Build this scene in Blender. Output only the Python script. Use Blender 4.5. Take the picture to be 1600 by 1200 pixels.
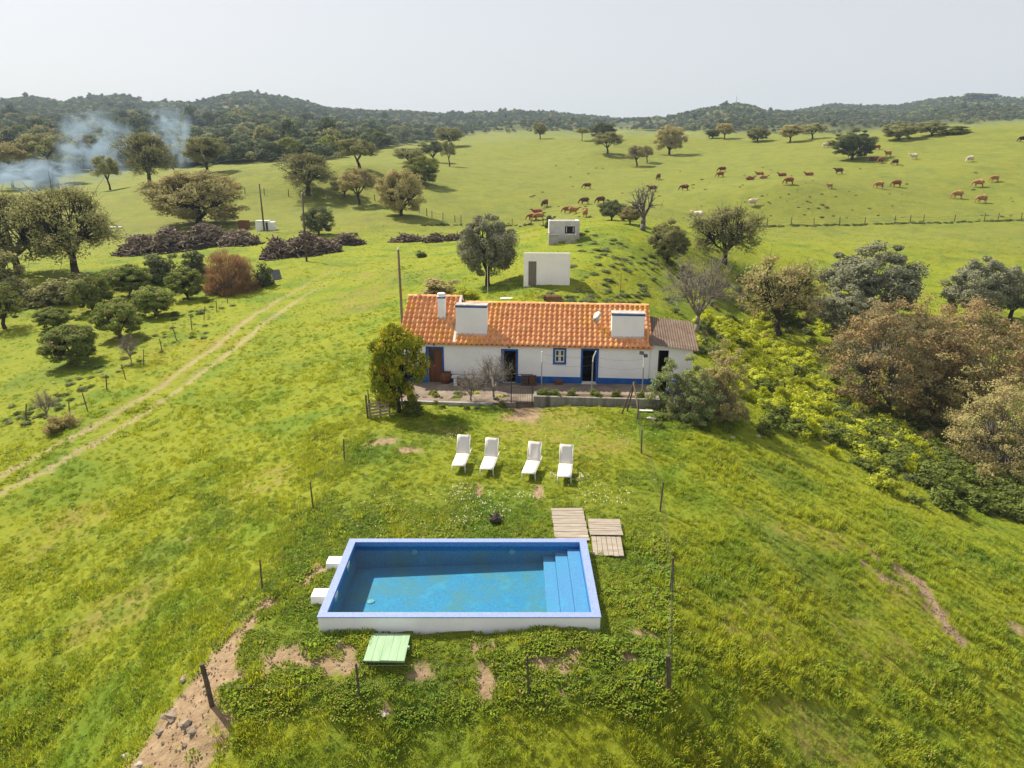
import bpy, bmesh, math, random
import numpy as np
from mathutils import Vector, Matrix

for _o in list(bpy.data.objects):
    bpy.data.objects.remove(_o)
SC = bpy.context.scene
COL = SC.collection
RAD = math.radians

# ------------------------------------------------------------------ camera, sky, sun, exposure
FPX = 1130.0            # focal length in pixels of the 1600 px wide photograph
PITCH = RAD(17.8)       # the camera looks this far below the horizon
CAMZ = 13.0             # a drone 13 m above the pool terrace
cam = bpy.data.cameras.new('camera')
cam.sensor_width = 36.0
cam.lens = FPX / 1600 * 36.0
cam.clip_start = 0.5
cam.clip_end = 9000
camo = bpy.data.objects.new('camera', cam)
COL.objects.link(camo)
camo.location = (0, 0, CAMZ)
camo.rotation_euler = (RAD(90) - PITCH, 0, 0)
SC.camera = camo

SUN_ELEV = RAD(47)
SUN_AZ = RAD(-48)       # from +Y (away from the camera) towards -X: the sun stands behind the house on the left
world = bpy.data.worlds.new('World')
SC.world = world
world.use_nodes = True
wn, wl = world.node_tree.nodes, world.node_tree.links
wn.clear()
sky = wn.new('ShaderNodeTexSky')
sky.sky_type = 'NISHITA'
sky.sun_disc = False
sky.sun_elevation = SUN_ELEV
sky.sun_rotation = SUN_AZ
sky.altitude = 100
sky.air_density = 1.0
sky.dust_density = 2.5
sky.ozone_density = 1.0
whs = wn.new('ShaderNodeHueSaturation')
whs.inputs['Saturation'].default_value = 0.6
bgn = wn.new('ShaderNodeBackground')
bgn.inputs['Strength'].default_value = 0.077
won = wn.new('ShaderNodeOutputWorld')
wl.new(sky.outputs[0], whs.inputs['Color'])
veil = wn.new('ShaderNodeMix'); veil.data_type = 'RGBA'        # a thin even veil of high cloud
veil.inputs[0].default_value = 0.6
veil.inputs[7].default_value = (6.35, 6.2, 6.3, 1)
wl.new(whs.outputs[0], veil.inputs[6])
wl.new(veil.outputs[2], bgn.inputs['Color'])
wl.new(bgn.outputs[0], won.inputs['Surface'])

sun = bpy.data.lights.new('sun', 'SUN')
sun.energy = 5.0
sun.angle = RAD(0.5)
sun.color = (1.0, 0.91, 0.755)
suno = bpy.data.objects.new('sun', sun)
COL.objects.link(suno)
_sd = Vector((math.sin(SUN_AZ) * math.cos(SUN_ELEV), math.cos(SUN_AZ) * math.cos(SUN_ELEV), math.sin(SUN_ELEV)))
suno.location = _sd * 60
suno.rotation_euler = _sd.to_track_quat('Z', 'Y').to_euler()

SC.view_settings.view_transform = 'Standard'
SC.view_settings.look = 'None'
SC.view_settings.exposure = 0.80
SC.view_settings.gamma = 1.0
SC.render.engine = 'CYCLES'
DENOISE = True
SC.cycles.max_bounces = 6
SC.cycles.diffuse_bounces = 2
SC.cycles.glossy_bounces = 2
SC.cycles.transmission_bounces = 3
SC.cycles.transparent_max_bounces = 8
SC.cycles.volume_bounces = 0
SC.cycles.use_denoising = DENOISE

# ------------------------------------------------------------------ pixel <-> place
CP, SP = math.cos(PITCH), math.sin(PITCH)
def ray(px, py):
    u, v = (px - 800) / FPX, (600 - py) / FPX
    return np.array([u, CP + v * SP, -SP + v * CP])
def atz(px, py, z):                      # the point of height z seen at that pixel
    d = ray(px, py)
    return np.array([0, 0, CAMZ]) + d * (z - CAMZ) / d[2]
def atd(px, py, D):                      # the point D metres ahead seen at that pixel
    d = ray(px, py)
    return np.array([0, 0, CAMZ]) + d * D / d[1]
def depth(p):
    return p[1] * CP - (p[2] - CAMZ) * SP
def proj_np(x, y, z):
    z = z - CAMZ
    dep = np.maximum(y * CP - z * SP, 0.1)
    return 800 + FPX * x / dep, 600 - FPX * (y * SP + z * CP) / dep

# ------------------------------------------------------------------ noise for shaping land and masks
def _hash(ix, iy, s):
    h = (ix * 374761393 + iy * 668265263 + s * 982451653) & 0xffffffff
    h = ((h ^ (h >> 13)) * 1274126177) & 0xffffffff
    return ((h ^ (h >> 16)) & 0xffff) / 65535.0
def vnoise(x, y, s=0):
    x = np.asarray(x, float); y = np.asarray(y, float)
    ix, iy = np.floor(x).astype(np.int64), np.floor(y).astype(np.int64)
    fx, fy = x - ix, y - iy
    fx, fy = fx * fx * (3 - 2 * fx), fy * fy * (3 - 2 * fy)
    a, b = _hash(ix, iy, s), _hash(ix + 1, iy, s)
    c, d = _hash(ix, iy + 1, s), _hash(ix + 1, iy + 1, s)
    return (a + (b - a) * fx) * (1 - fy) + (c + (d - c) * fx) * fy
def fbm(x, y, o=4, s=0):
    t, a, n = 0, 0.5, 0
    for k in range(o):
        t = t + a * vnoise(x * 2 ** k, y * 2 ** k, s + k); n += a; a *= .5
    return t / n - 0.5
def sstep(a, b, x):
    t = np.clip((x - a) / (b - a), 0, 1)
    return t * t * (3 - 2 * t)

# ------------------------------------------------------------------ the lie of the land
CTRL = [  # pixel x, pixel y, height there
 (545,862,0),(915,860,0),(940,985,.05),(495,985,0),(720,985,.02),(720,850,.02),(800,720,0),(620,700,0),(980,700,.05),(800,660,.03),
 (640,600,0),(820,600,.12),(1010,602,.26),(640,640,0),(1010,645,.1),
 (640,1190,-1.3),(900,1190,-1.2),(330,1100,-.55),(1045,1080,-.35),(825,1085,-.35),(560,1085,-.35),(410,925,-.15),
 (200,1000,-2.3),(0,1100,-4.2),(0,900,-3.7),(0,770,-3.2),(300,700,-1.9),(500,700,-.5),(440,800,-.6),(300,850,-1.9),(560,640,-.1),
 (250,600,-1.7),(400,500,-1.1),(490,445,-.6),(110,570,-2.5),(20,660,-3),(190,520,-2.1),(300,460,-1.5),(0,500,-2.5),(0,1200,-5),(150,1190,-3),
 (180,400,-1),(380,375,0),(480,410,0),(300,350,.3),(100,420,-1),(320,270,8),(230,287,5),(480,305,4),(560,265,9),(150,300,3),(0,300,2),
 (629,335,1.5),(566,319,2.5),(700,262,8.5),(660,288,5.5),
 (830,300,4),(1000,300,4),(900,330,2.6),(1230,285,7),(1515,305,4.4),(1515,262,9.5),(1300,350,.5),(1600,345,1.3),(1100,352,.2),(700,350,.2),(870,350,.2),
 (1400,385,.0),(1300,400,-.7),(1500,450,-2.5),(1300,480,-3.),(1540,500,-3.6),
 (1130,480,-2.2),(1250,560,-4.6),(1400,680,-6),(1600,760,-7),(1600,640,-6.5),(1450,560,-5),
 (1100,680,-.3),(1200,700,-1.4),(1300,750,-2.4),(1500,850,-4),(1590,900,-4.6),(1400,900,-2.6),(1200,900,-1.1),(1500,1100,-3.6),(1600,1200,-4.8),
 (1300,1190,-2.7),(1100,1190,-1.7),(1590,1000,-4.4),(1080,610,.1),(1130,600,-1.2),
 (855,450,2.3),(820,450,2.2),(890,448,2.3),(880,385,3.2),(1010,380,3.3),(960,410,3.2),(1060,430,.6),(1000,460,1.3),(760,446,1.4),(680,440,.7),
 (620,400,.3),(700,382,.5),(600,500,.2),(550,440,0),(560,560,.05)]
CTRL_D = [  # pixel x, pixel y, metres ahead: places whose distance is known from the size of the cows, trees and posts on them
 (940,346,92),(900,350,96),(840,216,345),(940,236,262),(1045,241,272),(1000,259,238),(1000,213,330),(1150,214,300),(1300,216,262),(1450,206,245),(1600,197,232),
 (830,250,265),(1335,249,205),(1515,236,200),(1400,262,186),(1100,262,215),(1170,285,172),(1000,275,205)]
CTRL_W = [(0,47.5,.9),(-7,47.5,.7),(7,46.5,.8),(0,51,1.8),(0,5,-2.6),(-10,6,-4.2),(10,6,-3.2),(0,-20,-5),(-40,-20,-9),(40,-20,-9),(-70,30,-6),(-90,90,-2),(70,30,-9),
 (95,80,-2),(-170,190,4),(-260,330,12),(-120,330,14),(-40,330,15),(-330,200,8),(330,150,22),(260,330,12),(150,380,8),(50,440,10),(-60,440,12),(-200,440,16),(200,450,14),(350,330,15),(-380,360,14)]
_c = [atz(a, b, z) for a, b, z in CTRL] + [atd(a, b, D) for a, b, D in CTRL_D] + [np.array(w, float) for w in CTRL_W]
_c = np.array(_c)
_SC = 100.0
def _tps(r2):
    return 0.5 * r2 * np.log(r2 + 1e-12)
_X = _c[:, :2] / _SC
_n = len(_X)
_K = _tps(((_X[:, None] - _X[None]) ** 2).sum(-1)) + np.eye(_n) * 2e-4
_P = np.hstack([np.ones((_n, 1)), _X])
_A = np.block([[_K, _P], [_P.T, np.zeros((3, 3))]])
_w = np.linalg.solve(_A, np.concatenate([_c[:, 2], np.zeros(3)]))
SKYLINE = [(-400,170),(-200,160),(0,164),(50,159),(100,166),(150,159),(200,159),(232,168),(260,166),(310,167),(350,157),(385,152),(470,158),(520,169),(600,174),(680,180),(740,179),
 (800,174),(850,174),(900,177),(960,182),(1040,181),(1090,172),(1150,164),(1200,173),(1240,172),(1300,165),(1400,166),(1450,159),(1530,153),(1600,160),(1800,168),(2000,160)]
_sa, _se = [], []
for _px, _py in SKYLINE:
    _py = 174 + 1.25 * (_py - 168)
    _d = ray(_px, _py)
    _sa.append(math.atan2(_d[0], _d[1])); _se.append(_d[2] / math.hypot(_d[0], _d[1]))
RS = 1500.0
def H(x, y, fine=True):
    x = np.asarray(x, float); y = np.asarray(y, float)
    sh = x.shape
    xf, yf = x.ravel(), y.ravel()
    near = np.empty(len(xf))
    for s in range(0, len(xf), 20000):
        q = np.stack([xf[s:s+20000], yf[s:s+20000]], 1) / _SC
        q = np.clip(q, -5.2, 5.2)
        r2 = ((q[:, None] - _X[None]) ** 2).sum(-1)
        near[s:s+20000] = _tps(r2) @ _w[:_n] + _w[_n] + q @ _w[_n+1:]
    r = np.hypot(xf, yf)
    az = np.arctan2(xf, np.maximum(yf, -1e9))
    e = np.interp(az, _sa, _se)
    zs = CAMZ + RS * e + 6
    t = np.clip((r - 380) / (RS - 380), 0, 1.25)
    far = 11 + (zs - 11) * np.clip(t, 0, 1) ** 1.15
    amp = 40 * np.clip(t, 0, 1) * np.clip(1.0 - t, 0, 1) * 2
    far = far + amp * fbm(xf / 260, yf / 260, 4, 7) * 1.6 + 17 * sstep(.05, .3, t) * fbm(xf / 95, yf / 95, 3, 3) * np.clip(1.1 - t, .15, 1)
    far = far - np.clip(r - RS, 0, None) * 0.05
    w = 1 - sstep(330, 470, r)
    z = near * w + far * (1 - w)
    if fine:
        k = 1 - .8 * sstep(60, 200, r)
        pad = np.exp(-(np.clip(np.abs(xf + 1.5) - 6, 0, None) ** 2 + np.clip(np.abs(yf - 30) - 14, 0, None) ** 2) / 8)
        z = z + .32 * k * (1 - .8 * pad) * fbm(xf / 3.2, yf / 3.2, 3, 11)
        z = z + .13 * k * fbm(xf / .7, yf / .7, 2, 19) * (1 - .45 * pad)
    return z.reshape(sh)
_T = np.geomspace(6, 2500, 700)
def hit(px, py):                          # where the line of sight through a pixel meets the land
    d = ray(px, py); d = d / math.hypot(d[0], d[1])
    g = H(d[0] * _T, d[1] * _T, False) - (CAMZ + d[2] * _T)
    k = int(np.argmax(g > 0))
    if g[k] <= 0:
        k = len(_T) - 1
    a, b = _T[max(k - 1, 0)], _T[k]
    ga, gb = g[max(k - 1, 0)], g[k]
    t = a + (b - a) * (-ga / (gb - ga + 1e-12)) if k else b
    x, y = d[0] * t, d[1] * t
    return np.array([x, y, float(H(np.array([x]), np.array([y]))[0])])
def ground(x, y):
    return float(H(np.array([x]), np.array([y]))[0])

# ------------------------------------------------------------------ mesh and object helpers
class MB:
    def __init__(s):
        s.v, s.f, s.m = [], [], []
    def add(s, vs, fs, mi=0):
        b = len(s.v); s.v += [tuple(v) for v in vs]
        s.f += [tuple(i + b for i in f) for f in fs]; s.m += [mi] * len(fs)
        return s
    def box(s, x0, y0, z0, x1, y1, z1, mi=0):
        return s.add([(x0,y0,z0),(x1,y0,z0),(x1,y1,z0),(x0,y1,z0),(x0,y0,z1),(x1,y0,z1),(x1,y1,z1),(x0,y1,z1)],
                     [(3,2,1,0),(4,5,6,7),(0,1,5,4),(1,2,6,5),(2,3,7,6),(3,0,4,7)], mi)
    def bbox(s, x0, y0, z0, x1, y1, z1, b=.01, mi=0):      # box with chamfered edges
        vs = []
        for (sx, X) in ((1, x0), (-1, x1)):
            for (sy, Y) in ((1, y0), (-1, y1)):
                for (sz, Z) in ((1, z0), (-1, z1)):
                    vs += [(X, Y + sy*b, Z + sz*b), (X + sx*b, Y, Z + sz*b), (X + sx*b, Y + sy*b, Z)]
        bm = bmesh.new()
        for v in vs: bm.verts.new(v)
        r = bmesh.ops.convex_hull(bm, input=bm.verts)
        bm.verts.index_update()
        s.add([v.co[:] for v in bm.verts], [[v.index for v in f.verts] for f in bm.faces], mi)
        bm.free(); return s
    def tube(s, p0, p1, r0, r1=None, n=6, cap=True, mi=0):
        r1 = r0 if r1 is None else r1
        p0, p1 = Vector(p0), Vector(p1)
        d = (p1 - p0)
        if d.length < 1e-6: return s
        d.normalize()
        a = d.orthogonal().normalized(); b = d.cross(a)
        vs = []
        for p, r in ((p0, r0), (p1, r1)):
            for k in range(n):
                t = 2 * math.pi * k / n
                vs.append(p + (a * math.cos(t) + b * math.sin(t)) * r)
        fs = [(k, (k+1) % n, n + (k+1) % n, n + k) for k in range(n)]
        if cap: fs += [tuple(range(n))[::-1], tuple(range(n, 2*n))]
        return s.add(vs, fs, mi)
    def path(s, pts, rs, n=6, mi=0):
        for k in range(len(pts) - 1):
            s.tube(pts[k], pts[k+1], rs[k], rs[k+1], n, True, mi)
        return s
    def lathe(s, prof, n=12, c=(0,0,0), mi=0):             # profile of (radius, z)
        vs = []
        for r, z in prof:
            for k in range(n):
                t = 2 * math.pi * k / n
                vs.append((c[0] + r*math.cos(t), c[1] + r*math.sin(t), c[2] + z))
        fs = []
        for j in range(len(prof) - 1):
            for k in range(n):
                fs.append((j*n+k, j*n+(k+1) % n, (j+1)*n+(k+1) % n, (j+1)*n+k))
        fs += [tuple(range(n))[::-1], tuple(range((len(prof)-1)*n, len(prof)*n))]
        return s.add(vs, fs, mi)
    def prism(s, poly, y0, y1, mi=0):                      # polygon in x,z pushed along y
        n = len(poly)
        vs = [(x, y0, z) for x, z in poly] + [(x, y1, z) for x, z in poly]
        fs = [tuple(range(n)), tuple(range(n, 2*n))[::-1]] + [(k, n+k, n+(k+1) % n, (k+1) % n) for k in range(n)]
        return s.add(vs, fs, mi)
    def mesh(s, name, mats, smooth=False):
        me = bpy.data.meshes.new(name)
        me.from_pydata(s.v, [], s.f)
        for m in (mats if isinstance(mats, (list, tuple)) else [mats]):
            me.materials.append(m)
        if any(s.m): me.polygons.foreach_set('material_index', s.m)
        if smooth: me.polygons.foreach_set('use_smooth', [True] * len(me.polygons))
        bm = bmesh.new(); bm.from_mesh(me); bmesh.ops.recalc_face_normals(bm, faces=bm.faces); bm.to_mesh(me); bm.free()
        me.update()
        return me
    def obj(s, name, mats, parent=None, smooth=False):
        return link(name, s.mesh(name, mats, smooth), parent)
def link(name, data, parent=None, loc=None, rz=None):
    o = bpy.data.objects.new(name, data)
    COL.objects.link(o)
    if parent is not None: o.parent = parent
    if loc is not None: o.location = loc
    if rz is not None: o.rotation_euler = (0, 0, rz)
    return o
def tag(o, label=None, cat=None, group=None, kind=None):
    if label: o['label'] = label
    if cat: o['category'] = cat
    if group: o['group'] = group
    if kind: o['kind'] = kind
    return o
def thing(name, label, cat, loc=(0,0,0), rz=0, group=None):
    o = bpy.data.objects.new(name, None)
    o.empty_display_size = .3
    COL.objects.link(o)
    o.location = tuple(float(q) for q in loc); o.rotation_euler = (0, 0, rz)
    return tag(o, label, cat, group)
def np_mesh(name, co, quads, mat, smooth=False):
    me = bpy.data.meshes.new(name)
    nv, nf = len(co), len(quads)
    me.vertices.add(nv); me.vertices.foreach_set('co', np.ascontiguousarray(co, np.float32).ravel())
    k = quads.shape[1]
    me.loops.add(nf * k); me.loops.foreach_set('vertex_index', np.ascontiguousarray(quads, np.int32).ravel())
    me.polygons.add(nf); me.polygons.foreach_set('loop_start', np.arange(0, nf * k, k, dtype=np.int32))
    me.polygons.foreach_set('loop_total', np.full(nf, k, np.int32))
    if smooth: me.polygons.foreach_set('use_smooth', np.ones(nf, bool))
    if mat: me.materials.append(mat)
    me.update(calc_edges=True)
    return me

# ------------------------------------------------------------------ materials
MATS = {}
def newmat(name):
    m = bpy.data.materials.new(name); m.use_nodes = True
    nt = m.node_tree
    b = nt.nodes['Principled BSDF']
    return m, nt, b
class N:                                   # small node-graph helper
    def __init__(s, nt): s.nt = nt
    def new(s, t, **kw):
        n = s.nt.nodes.new(t)
        for k, v in kw.items(): setattr(n, k, v)
        return n
    def set(s, sock, v):
        if hasattr(v, 'links'): s.nt.links.new(v, sock)
        else: sock.default_value = v
    def pos(s): return s.new('ShaderNodeNewGeometry').outputs['Position']
    def objc(s): return s.new('ShaderNodeTexCoord').outputs['Object']
    def attr(s, name): return s.new('ShaderNodeAttribute', attribute_name=name).outputs['Fac']
    def noise(s, vec, scale, detail=4, rough=.55, dist=0):
        n = s.new('ShaderNodeTexNoise')
        s.set(n.inputs['Vector'], vec); n.inputs['Scale'].default_value = scale
        n.inputs['Detail'].default_value = detail; n.inputs['Roughness'].default_value = rough
        n.inputs['Distortion'].default_value = dist
        return n.outputs['Fac']
    def ramp(s, fac, a, b, lo=0., hi=1.):
        n = s.new('ShaderNodeMapRange', interpolation_type='SMOOTHSTEP')
        s.set(n.inputs['Value'], fac)
        n.inputs['From Min'].default_value = a; n.inputs['From Max'].default_value = b
        n.inputs['To Min'].default_value = lo; n.inputs['To Max'].default_value = hi
        return n.outputs[0]
    def mix(s, fac, a, b):
        n = s.new('ShaderNodeMix', data_type='RGBA')
        s.set(n.inputs[0], fac); s.set(n.inputs[6], a if hasattr(a, 'links') else (*a, 1) if len(a) == 3 else a)
        s.set(n.inputs[7], b if hasattr(b, 'links') else (*b, 1) if len(b) == 3 else b)
        return n.outputs[2]
    def math(s, op, a, b=0.):
        n = s.new('ShaderNodeMath', operation=op)
        s.set(n.inputs[0], a); s.set(n.inputs[1], b)
        return n.outputs[0]
    def bump(s, h, strength, dist):
        n = s.new('ShaderNodeBump'); n.inputs['Strength'].default_value = strength
        n.inputs['Distance'].default_value = dist; s.set(n.inputs['Height'], h)
        return n.outputs['Normal']
    def mapping(s, vec, scale):
        n = s.new('ShaderNodeMapping'); s.set(n.inputs['Vector'], vec); n.inputs['Scale'].default_value = scale
        return n.outputs[0]
    def hsv(s, col, h=.5, sa=1., v=1.):
        n = s.new('ShaderNodeHueSaturation'); s.set(n.inputs['Color'], col)
        s.set(n.inputs['Hue'], h); s.set(n.inputs['Saturation'], sa); s.set(n.inputs['Value'], v)
        return n.outputs[0]
def plain(name, c1, c2=None, scale=3., rough=.8, spec=.25, bump=0., bscale=None, metal=0., stretch=None, c3=None):
    if name in MATS: return MATS[name]
    m, nt, b = newmat(name); g = N(nt)
    c2 = c2 or tuple(q * .8 for q in c1)
    vec = g.objc()
    if stretch: vec = g.mapping(vec, stretch)
    n = g.noise(vec, scale, 5, .6)
    col = g.mix(g.ramp(n, .32, .68), c1, c2)
    if c3: col = g.mix(g.ramp(g.noise(vec, scale * .37 + .11, 3), .55, .72), col, c3)
    g.set(b.inputs['Base Color'], col)
    b.inputs['Roughness'].default_value = rough
    b.inputs['Specular IOR Level'].default_value = spec
    b.inputs['Metallic'].default_value = metal
    if bump: g.set(b.inputs['Normal'], g.bump(g.noise(vec, bscale or scale * 4, 3), .6, bump))
    MATS[name] = m
    return m
def grass_colour(g, pos, blades):
    """Meadow colour from the place on the land, shared by turf and blades."""
    n1 = g.noise(pos, .045, 3, .5); n2 = g.noise(pos, .23, 4, .6, .4); n3 = g.noise(pos, 1.3, 4, .6)
    green, yel, olive, deep = (.112, .172, .012), (.198, .224, .014), (.205, .180, .018), (.062, .118, .014)
    c = g.mix(g.ramp(n2, .28, .56), green, yel)
    c = g.mix(g.math('MULTIPLY', g.ramp(n1, .50, .66, 0, .6), g.ramp(g.noise(pos, .4, 3), .42, .62)), c, olive)
    c = g.mix(g.ramp(g.noise(pos, .13, 4, .6, .6), .52, .68, 0, .6), c, (.072, .128, .020))
    c = g.mix(g.math('MULTIPLY', g.ramp(n3, .5, .72), .32), c, deep)
    return c, deep, n2, n3
def leaf_mat(name, c1, c2, c3=None, trans=.25, amount3=.25, rough=.85, gain=1.0):
    if name in MATS: return MATS[name]
    m, nt, b = newmat(name); g = N(nt)
    geo = g.new('ShaderNodeNewGeometry')
    rnd = geo.outputs['Random Per Island']
    oi = g.new('ShaderNodeObjectInfo').outputs['Random']
    col = g.mix(rnd, c1, c2)
    if c3: col = g.mix(g.ramp(g.noise(g.objc(), 7, 3), .5 + .2 - amount3 * .6, .6 + .2 - amount3 * .4), col, c3)
    col = g.hsv(col, .5, 1., g.ramp(oi, 0, 1, .82 * gain, 1.18 * gain))
    g.set(b.inputs['Base Color'], col)
    b.inputs['Roughness'].default_value = rough
    b.inputs['Specular IOR Level'].default_value = .08
    t = g.new('ShaderNodeBsdfTranslucent'); g.set(t.inputs['Color'], g.hsv(col, .49, 1.1, 1.3))
    mx = g.new('ShaderNodeMixShader'); mx.inputs[0].default_value = trans
    nt.links.new(b.outputs[0], mx.inputs[1]); nt.links.new(t.outputs[0], mx.inputs[2])
    nt.links.new(mx.outputs[0], nt.nodes['Material Output'].inputs['Surface'])
    MATS[name] = m
    return m
# ------------------------------------------------------------------ house frame: x along the facade, y back into the house, z up
_l0 = atz(628, 582.5, .62)
HANG = RAD(-4.79)
HO = np.array([_l0[0], _l0[1], 0.0])
HEX = np.array([math.cos(HANG), math.sin(HANG), 0]); HEY = np.array([-math.sin(HANG), math.cos(HANG), 0])
def hw(u, v, z=0.0):
    return HO + HEX * u + HEY * v + np.array([0, 0, z])
def fac(px, py, v=0.0):
    d = ray(px, py); c = np.array([0, 0, CAMZ])
    p = c + d * (((HO + HEY * v - c) @ HEY) / (d @ HEY)) - HO
    return float(p @ HEX), float(p[2])
HL = 14.33
NO_GRASS = [[hw(-.9, 6.3)[:2], hw(17.1, 6.3)[:2], hw(17.1, 0)[:2], hw(14.6, -3.6)[:2], hw(-.7, -3.55)[:2]]]

# ------------------------------------------------------------------ the land
def dist_line(x, y, pts):
    best = np.full(x.shape, 1e9); par = np.zeros(x.shape)
    n = len(pts) - 1
    for k in range(n):
        a, b = pts[k][:2], pts[k+1][:2]
        d = b - a; L = max(d @ d, 1e-9)
        t = np.clip(((x - a[0]) * d[0] + (y - a[1]) * d[1]) / L, 0, 1)
        q = np.hypot(x - a[0] - t * d[0], y - a[1] - t * d[1])
        par = np.where(q < best, (k + t) / n, par); best = np.minimum(best, q)
    return best, par
RUT_A = [hit(*p) for p in ((-90,795),(0,745),(60,712),(150,664),(250,604),(330,545),(400,490),(450,460),(495,436),(520,420))]
RUT_B = [hit(*p) for p in ((-80,822),(5,768),(80,730),(170,680),(270,614),(345,560),(420,500),(470,466),(512,440),(535,422))]
SPILL = [hit(*p) for p in ((430,925),(395,965),(350,1020),(312,1080),(292,1125),(268,1180),(240,1240))]
ERODE = [hit(*p) for p in ((1372,868),(1400,885),(1430,905),(1460,945),(1492,990))]
ERODE2 = [hit(*p) for p in ((1362,890),(1385,905),(1415,918))]
BARES = [(480,1030,.75,.32),(660,1053,.28,.18),(758,1072,.22,.4),(865,1040,.6,.2),(965,1023,.33,.25),(492,897,.35,.6),(372,1055,.35,.2),(430,1030,.5,.2),(470,1015,.4,.2),
         (1590,985,.35,.2),(842,770,.14,.5),(748,770,.12,.4),(605,1112,.16,.12),(545,1040,.3,.15),(820,642,.75,1.0),(590,692,.7,.3),(640,702,.5,.25),(760,1010,.3,.1),(885,1078,.12,.1),
         (1015,992,.45,.12),(1285,690,.9,.12),(425,945,.3,.2),(520,935,.25,.3),(535,1010,.5,.15),(295,845,.35,.1),(900,1012,.2,.2)]
BARES = [(hit(a, b), rx * 1.4, ry * 1.5) for a, b, rx, ry in BARES]
DRYS = [(860,668,3.4,2.6),(930,690,2.,2.),(700,672,2.,1.2),(200,372,9,4),(110,322,16,5),(1210,372,9,1.2),(1500,368,16,1.),(1290,378,6,.8),(560,470,3,6),(590,430,3,5),(260,350,12,3),(560,345,18,4),(800,372,4,3),
        (960,625,4,1),(1370,1000,1.6,1.2),(1180,980,1.5,1.5),(1280,1150,1.3,1),(1250,830,3,1),(420,760,2,2),(90,830,3,2),(180,960,2.4,2),(1420,940,1.5,1.5)]
DRYS = [(hit(a, b), rx, ry) for a, b, rx, ry in DRYS]
ENC = np.array([atz(p[0], p[1], -.1)[:2] for p in ((572,640),(535,722),(488,798),(409,925),(330,1102),(1047,1082),(1049,925),(1030,798),(1000,708),(1010,645))])
def inside(x, y, poly):
    c = np.zeros(x.shape, bool); n = len(poly)
    for i in range(n):
        (x0, y0), (x1, y1) = poly[i], poly[(i+1) % n]
        cond = (y0 > y) != (y1 > y)
        c ^= cond & (x < (x1 - x0) * (y - y0) / (y1 - y0 + 1e-12) + x0)
    return c
def masks(x, y):
    wob = fbm(x / .55, y / .55, 3, 31); wob2 = fbm(x / 2.2, y / 2.2, 3, 37)
    bare = np.zeros(x.shape)
    d, t = dist_line(x, y, SPILL)
    bare = np.maximum(bare, 1 - sstep(.7, 1.1, d / (.12 + 2.0 * t ** 1.45) + wob * 1.0))
    for L, w in ((ERODE, .42), (ERODE2, .34)):
        d, t = dist_line(x, y, L)
        bare = np.maximum(bare, 1 - sstep(.5, 1.3, d / w + wob * 4.5 + .25))
    for c, rx, ry in BARES:
        q = np.hypot((x - c[0]) / rx, (y - c[1]) / ry) + wob * 1.6
        bare = np.maximum(bare, 1 - sstep(.5, 1.35, q))
    track = np.zeros(x.shape)
    for L, w, o in ((RUT_A, .25, 0), (RUT_B, .28, 5)):
        d, t = dist_line(x, y, L)
        track = np.maximum(track, (1 - sstep(.6, 1.3, d / w + wob * 1.1)) * np.clip(1.0 + .8 * fbm(x / 3, y / 3, 2, 55 + o), 0, 1) * (1 - .75 * sstep(.66, .95, t)))
    dry = np.zeros(x.shape)
    for c, rx, ry in DRYS:
        q = np.hypot((x - c[0]) / rx, (y - c[1]) / ry) + wob2 * 1.2
        dry = np.maximum(dry, (1 - sstep(.5, 1.2, q)) * .95)
    d, t = dist_line(x, y, RUT_A)
    dry = np.maximum(dry, .6 * (1 - sstep(.5, 1.3, d / .6 + wob)))
    r = np.hypot(x, y)
    lush = inside(x, y, ENC).astype(float) * (1 - .7 * sstep(24, 29, y)) * (r < 60)
    return bare, track, dry, lush
wood_floor_line = [(-200,300),(0,285),(150,268),(300,262),(420,255),(520,248),(600,232),(720,214),(780,208),(850,206),(1000,205),(1150,208),(1300,211),(1450,200),(1600,190),(1800,185)]
_wx, _wy = [p[0] for p in wood_floor_line], [p[1] for p in wood_floor_line]

def build_land():
    rr = np.geomspace(2.5, 2600, 640)
    a_in = np.radians(np.linspace(-47, 47, 520))
    a_out = np.radians(np.geomspace(1, 63, 26)[1:] + 46.3)
    aa = np.concatenate([-a_out[::-1], a_in, a_out])
    R, A = np.meshgrid(rr, aa, indexing='ij')
    x, y = (R * np.sin(A)).ravel(), (R * np.cos(A)).ravel()
    z = H(x, y)
    bare, track, dry, lush = masks(x, y)
    z = z - .05 * bare - .05 * track
    # the pool is sunk into the land
    hole = (np.abs(x + 1.5) < 3.95) & (np.abs(y - 19.57) < 2.1)
    z = np.where(hole, -2.2, z)
    z = np.where(inside(x, y, NO_GRASS[0]), z - .55, z)      # the house and terrace stand on a cut shelf
    nr, na = len(rr), len(aa)
    i, j = np.meshgrid(np.arange(nr - 1), np.arange(na - 1), indexing='ij')
    a = (i * na + j).ravel()
    quads = np.stack([a, a + na, a + na + 1, a + 1], 1)[:, ::-1]
    px, py = proj_np(x, y, z)
    wood = (sstep(0, 8, np.interp(px, _wx, _wy) - py) * (R.ravel() > 190))
    me = np_mesh('terrain', np.stack([x, y, z], 1), quads, land_mat(), True)
    for nme, arr in (('bare', bare), ('track', track), ('dry', dry), ('lush', lush), ('wood', wood), ('graze', sstep(105, 140, R.ravel()))):
        at = me.attributes.new(nme, 'FLOAT', 'POINT'); at.data.foreach_set('value', arr.astype(np.float32))
    o = link('terrain', me)
    return tag(o, 'rolling green pasture and grassy hillside round the farmhouse', None, None, 'structure')
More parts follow.
